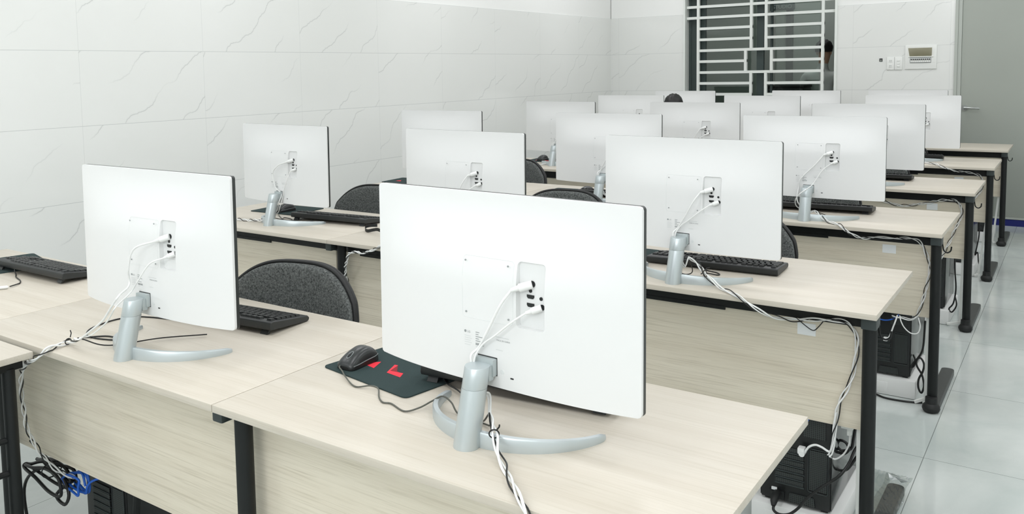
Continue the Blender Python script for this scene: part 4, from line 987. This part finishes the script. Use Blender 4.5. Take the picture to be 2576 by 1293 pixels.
# ------------------------------------------------------------------ people
def skinned(joints, edges, name, mats, assign, sub=2):
    """joints: name -> (pos, radius); first joint is the root"""
    names = list(joints); me = bpy.data.meshes.new(name+'_sk')
    me.from_pydata([joints[n][0] for n in names], [(names.index(a), names.index(c)) for a, c in edges], [])
    o = bpy.data.objects.new(name+'_sk', me); C.objects.link(o)
    s = o.modifiers.new('s', 'SKIN'); s.use_smooth_shade = True; s.branch_smoothing = .6
    for i, n in enumerate(names):
        rr = joints[n][1]; d = me.skin_vertices[0].data[i]; d.radius = rr if isinstance(rr, tuple) else (rr, rr); d.use_root = (i == 0)
    m = o.modifiers.new('u', 'SUBSURF'); m.levels = m.render_levels = sub
    dg = bpy.context.evaluated_depsgraph_get(); out = bpy.data.meshes.new_from_object(o.evaluated_get(dg)); bpy.data.objects.remove(o)
    out.materials.clear()
    for q in mats: out.materials.append(q)
    for p in out.polygons: p.material_index = assign(p.center); p.use_smooth = True
    r = bpy.data.objects.new(name, out); C.objects.link(r); return r
def person(name, root, yaw, pose):
    J = {'pelvis': ((0, 0, 0), (.13, .105)), 'waist': ((0, .0, .14), (.125, .095)), 'chest': ((0, -.01, .32), (.15, .105)), 'neck0': ((0, -.015, .47), (.075, .065)), 'neck1': ((0, -.035, .545), (.052, .052)), 'head0': ((0, -.055, .60), (.062, .075)), 'head1': ((0, -.062, .68), (.076, .094)), 'head2': ((0, -.055, .745), (.062, .078))}
    la = math.radians(pose.get('lean', 0)); RL = Matrix.Rotation(la, 4, 'X')
    for k_ in list(J): J[k_] = (tuple(RL @ Vector(J[k_][0])), J[k_][1])
    E_ = [('pelvis', 'waist'), ('waist', 'chest'), ('chest', 'neck0'), ('neck0', 'neck1'), ('neck1', 'head0'), ('head0', 'head1'), ('head1', 'head2')]
    for s, c in ((-1, 'a'), (1, 'b')):
        sh, el, wr = pose['arm']; hp, kn, an, to = pose['leg']
        f = lambda p: (p[0]*s, p[1], p[2])
        J.update({'sh'+c: (f(sh), .062), 'el'+c: (f(el), .043), 'wr'+c: (f(wr), .029)}); E_ += [('chest', 'sh'+c), ('sh'+c, 'el'+c), ('el'+c, 'wr'+c)]
        w, d = Vector(wr), (Vector(wr)-Vector(el)).normalized(); side = Vector((1, 0, 0)); drop = Vector((0, 0, -1)) if abs(d.z) < .7 else Vector((0, -1, 0))
        J['pm'+c] = (f(w+d*.055), (.036, .018)); E_.append(('wr'+c, 'pm'+c))
        for i, (dx, L) in enumerate(((-.030, .060), (-.010, .072), (.011, .076), (.031, .066))):
            a = w+d*.085+side*dx; b_ = a+d*L*.55+drop*.006; e = b_+d*L*.40+drop*.016
            J['f%d%s0' % (i, c)] = (f(a), .0095); J['f%d%s1' % (i, c)] = (f(b_), .0088); J['f%d%s2' % (i, c)] = (f(e), .0078)
            E_ += [('pm'+c, 'f%d%s0' % (i, c)), ('f%d%s0' % (i, c), 'f%d%s1' % (i, c)), ('f%d%s1' % (i, c), 'f%d%s2' % (i, c))]
        a = w+d*.035-side*.038; J['t'+c+'0'] = (f(a), .011); J['t'+c+'1'] = (f(a+d*.035-side*.014+drop*.012), .009); E_ += [('pm'+c, 't'+c+'0'), ('t'+c+'0', 't'+c+'1')]
        J.update({'hp'+c: (f(hp), .088), 'kn'+c: (f(kn), .060), 'an'+c: (f(an), .042), 'to'+c: (f(to), (.044, .034))}); E_ += [('pelvis', 'hp'+c), ('hp'+c, 'kn'+c), ('kn'+c, 'an'+c), ('an'+c, 'to'+c)]
    el_z = pose['arm'][1][2]
    def assign(p):
        if (RL.inverted() @ p).z > .545 and abs(p.x) < .13: return 0
        if abs(p.x) > .16 and (p-Vector((pose['arm'][2][0]*(1 if p.x > 0 else -1),)+tuple(pose['arm'][2][1:]))).length < .20: return 0
        if p.z < .02 and not (abs(p.x) > .2 and p.z > -.05): return 2
        return 1
    o = skinned(J, E_, name, [M['skin'], M['shirt'], M['trousers']], assign)
    o.location = root; o.rotation_euler = (0, 0, yaw)
    # face: nose, ears, eyes, mouth
    b = MB(); b.lathe([(.001, -.006), (.011, 0), (.009, .02), (.004, .036)], 10, c=(0, -.155, .655), sy=1.3)
    for s in (-1, 1): b.lathe([(.003, -.03), (.012, -.016), (.014, .008), (.006, .026)], 10, c=(s*.079, -.05, .672), sx=.5)
    b.v = [tuple(RL @ Vector(v_)) for v_ in b.v]
    b.build('nose_and_ears', M['skin'], o)
    b = MB()
    for s in (-1, 1): b.lathe([(.002, -.009), (.011, 0), (.002, .009)], 10, c=(s*.031, -.146, .690), sy=.7)
    b.tube(cat([(-.022, -.150, .628), (0, -.157, .626), (.022, -.150, .628)], 4), .0035, 6); b.v = [tuple(RL @ Vector(v_)) for v_ in b.v]
    b.build('eyes_and_mouth', M['hair'], o)
    # hair: cap over the crown, longer at the back
    bm = bmesh.new(); bmesh.ops.create_uvsphere(bm, u_segments=28, v_segments=18, radius=1)
    for v in bm.verts:
        x, y, z = v.co; k = 1+.035*math.sin(13*x+5*z)+.025*math.sin(17*y+3*x); v.co = Vector((x*.094*k, y*.116*k-.050, z*.108*k+.712))
    bmesh.ops.delete(bm, geom=[v for v in bm.verts if v.co.z < (.735 if v.co.y < -.085 else .66)], context='VERTS')
    b = MB(); b.bm(bm, 0, RL); hh = b.build('hair', M['hair'], o, 80); sm = hh.modifiers.new('t', 'SOLIDIFY'); sm.thickness = .014; sm.offset = -1
    return o
SIT = {'lean': 25, 'arm': ((.185, -.18, .36), (.245, -.30, .19), (.13, -.53, .245)), 'leg': ((.09, -.03, 0), (.10, -.43, -.02), (.10, -.41, -.53), (.10, -.54, -.585))}
STAND = {'arm': ((.190, .0, .42), (.235, .03, .15), (.245, -.03, -.10)), 'leg': ((.09, 0, -.04), (.10, -.01, -.46), (.10, .02, -.86), (.10, -.12, -.90))}
p = person('person', (-2.515, 6.60, .56), 0, SIT); p.scale = (.88, .88, .88); tag(p, 'seated person with short black hair, only the crown showing above the monitors', 'person')
q = person('person', (-1.925, 9.15, .915), PI*.95, STAND); q.scale = (.98, .98, .98); tag(q, 'standing person in a white shirt outside the right side of the window', 'person')

# ------------------------------------------------------------------ light
def area(name, loc, size, power, rot=(0, 0, 0), col=(1, 1, 1)):
    l = bpy.data.lights.new(name, 'AREA'); l.shape = 'RECTANGLE'; l.size, l.size_y = size; l.energy = power; l.color = col
    o = bpy.data.objects.new(name, l); C.objects.link(o); o.location = loc; o.rotation_euler = rot; return o
LC = (1.0, .99, 1.025)
for x in (-2.9, -.9, .9):
    for y in (-1.9, .1, 2.3, 4.5, 6.5):
        e = 17.2 if y < 1 else (16 if y < 5 else 16)
        area('ceiling_lamp', (x, y, ZC-.06), (.30, 1.2), e, (0, 0, 0), LC)
area('front_fill', (-.4, -4.2, 2.7), (3.4, .7), 72, (math.radians(74), 0, math.radians(8)), LC)  # unseen fill light added behind the camera to brighten surfaces facing it
area('corridor_lamp', (-2.2, 9.4, ZC-.1), (.3, 1.2), 18, (0, 0, 0), LC)
w = bpy.data.worlds.new('world'); bpy.context.scene.world = w; w.use_nodes = True
w.node_tree.nodes['Background'].inputs[0].default_value = (.9, 1, .95, 1); w.node_tree.nodes['Background'].inputs[1].default_value = .3

# ------------------------------------------------------------------ camera
F_, CX, CY = 2167.551, 1124.710, 365.146
pit, yaw, rol = 0.084766, 0.636543, -0.020297
cp, sp_, cyw, syw = math.cos(pit), math.sin(pit), math.cos(yaw), math.sin(yaw)
fw = Vector((-syw*cp, cyw*cp, -sp_)); rt = Vector((cyw, syw, 0)); up = rt.cross(fw)
c_, s_ = math.cos(rol), math.sin(rol); r2 = rt*c_+up*s_; u2 = up*c_-rt*s_
cam = bpy.data.cameras.new('camera'); co = bpy.data.objects.new('camera', cam); C.objects.link(co)
m4 = Matrix((r2, u2, -fw)).transposed().to_4x4(); m4.translation = Vector((0.43473, -1.11795, 1.43971)); co.matrix_world = m4
cam.sensor_fit = 'HORIZONTAL'; cam.sensor_width = 36; cam.lens = F_*36/2576
cam.shift_x = (1288-CX)/2576; cam.shift_y = (CY-646.5)/2576; cam.clip_start = .02
sc = bpy.context.scene; sc.camera = co
sc.view_settings.view_transform = 'Standard'; sc.view_settings.look = 'None'; sc.view_settings.gamma = 1; sc.view_settings.exposure = -0.2; sc.view_settings.use_curve_mapping = False
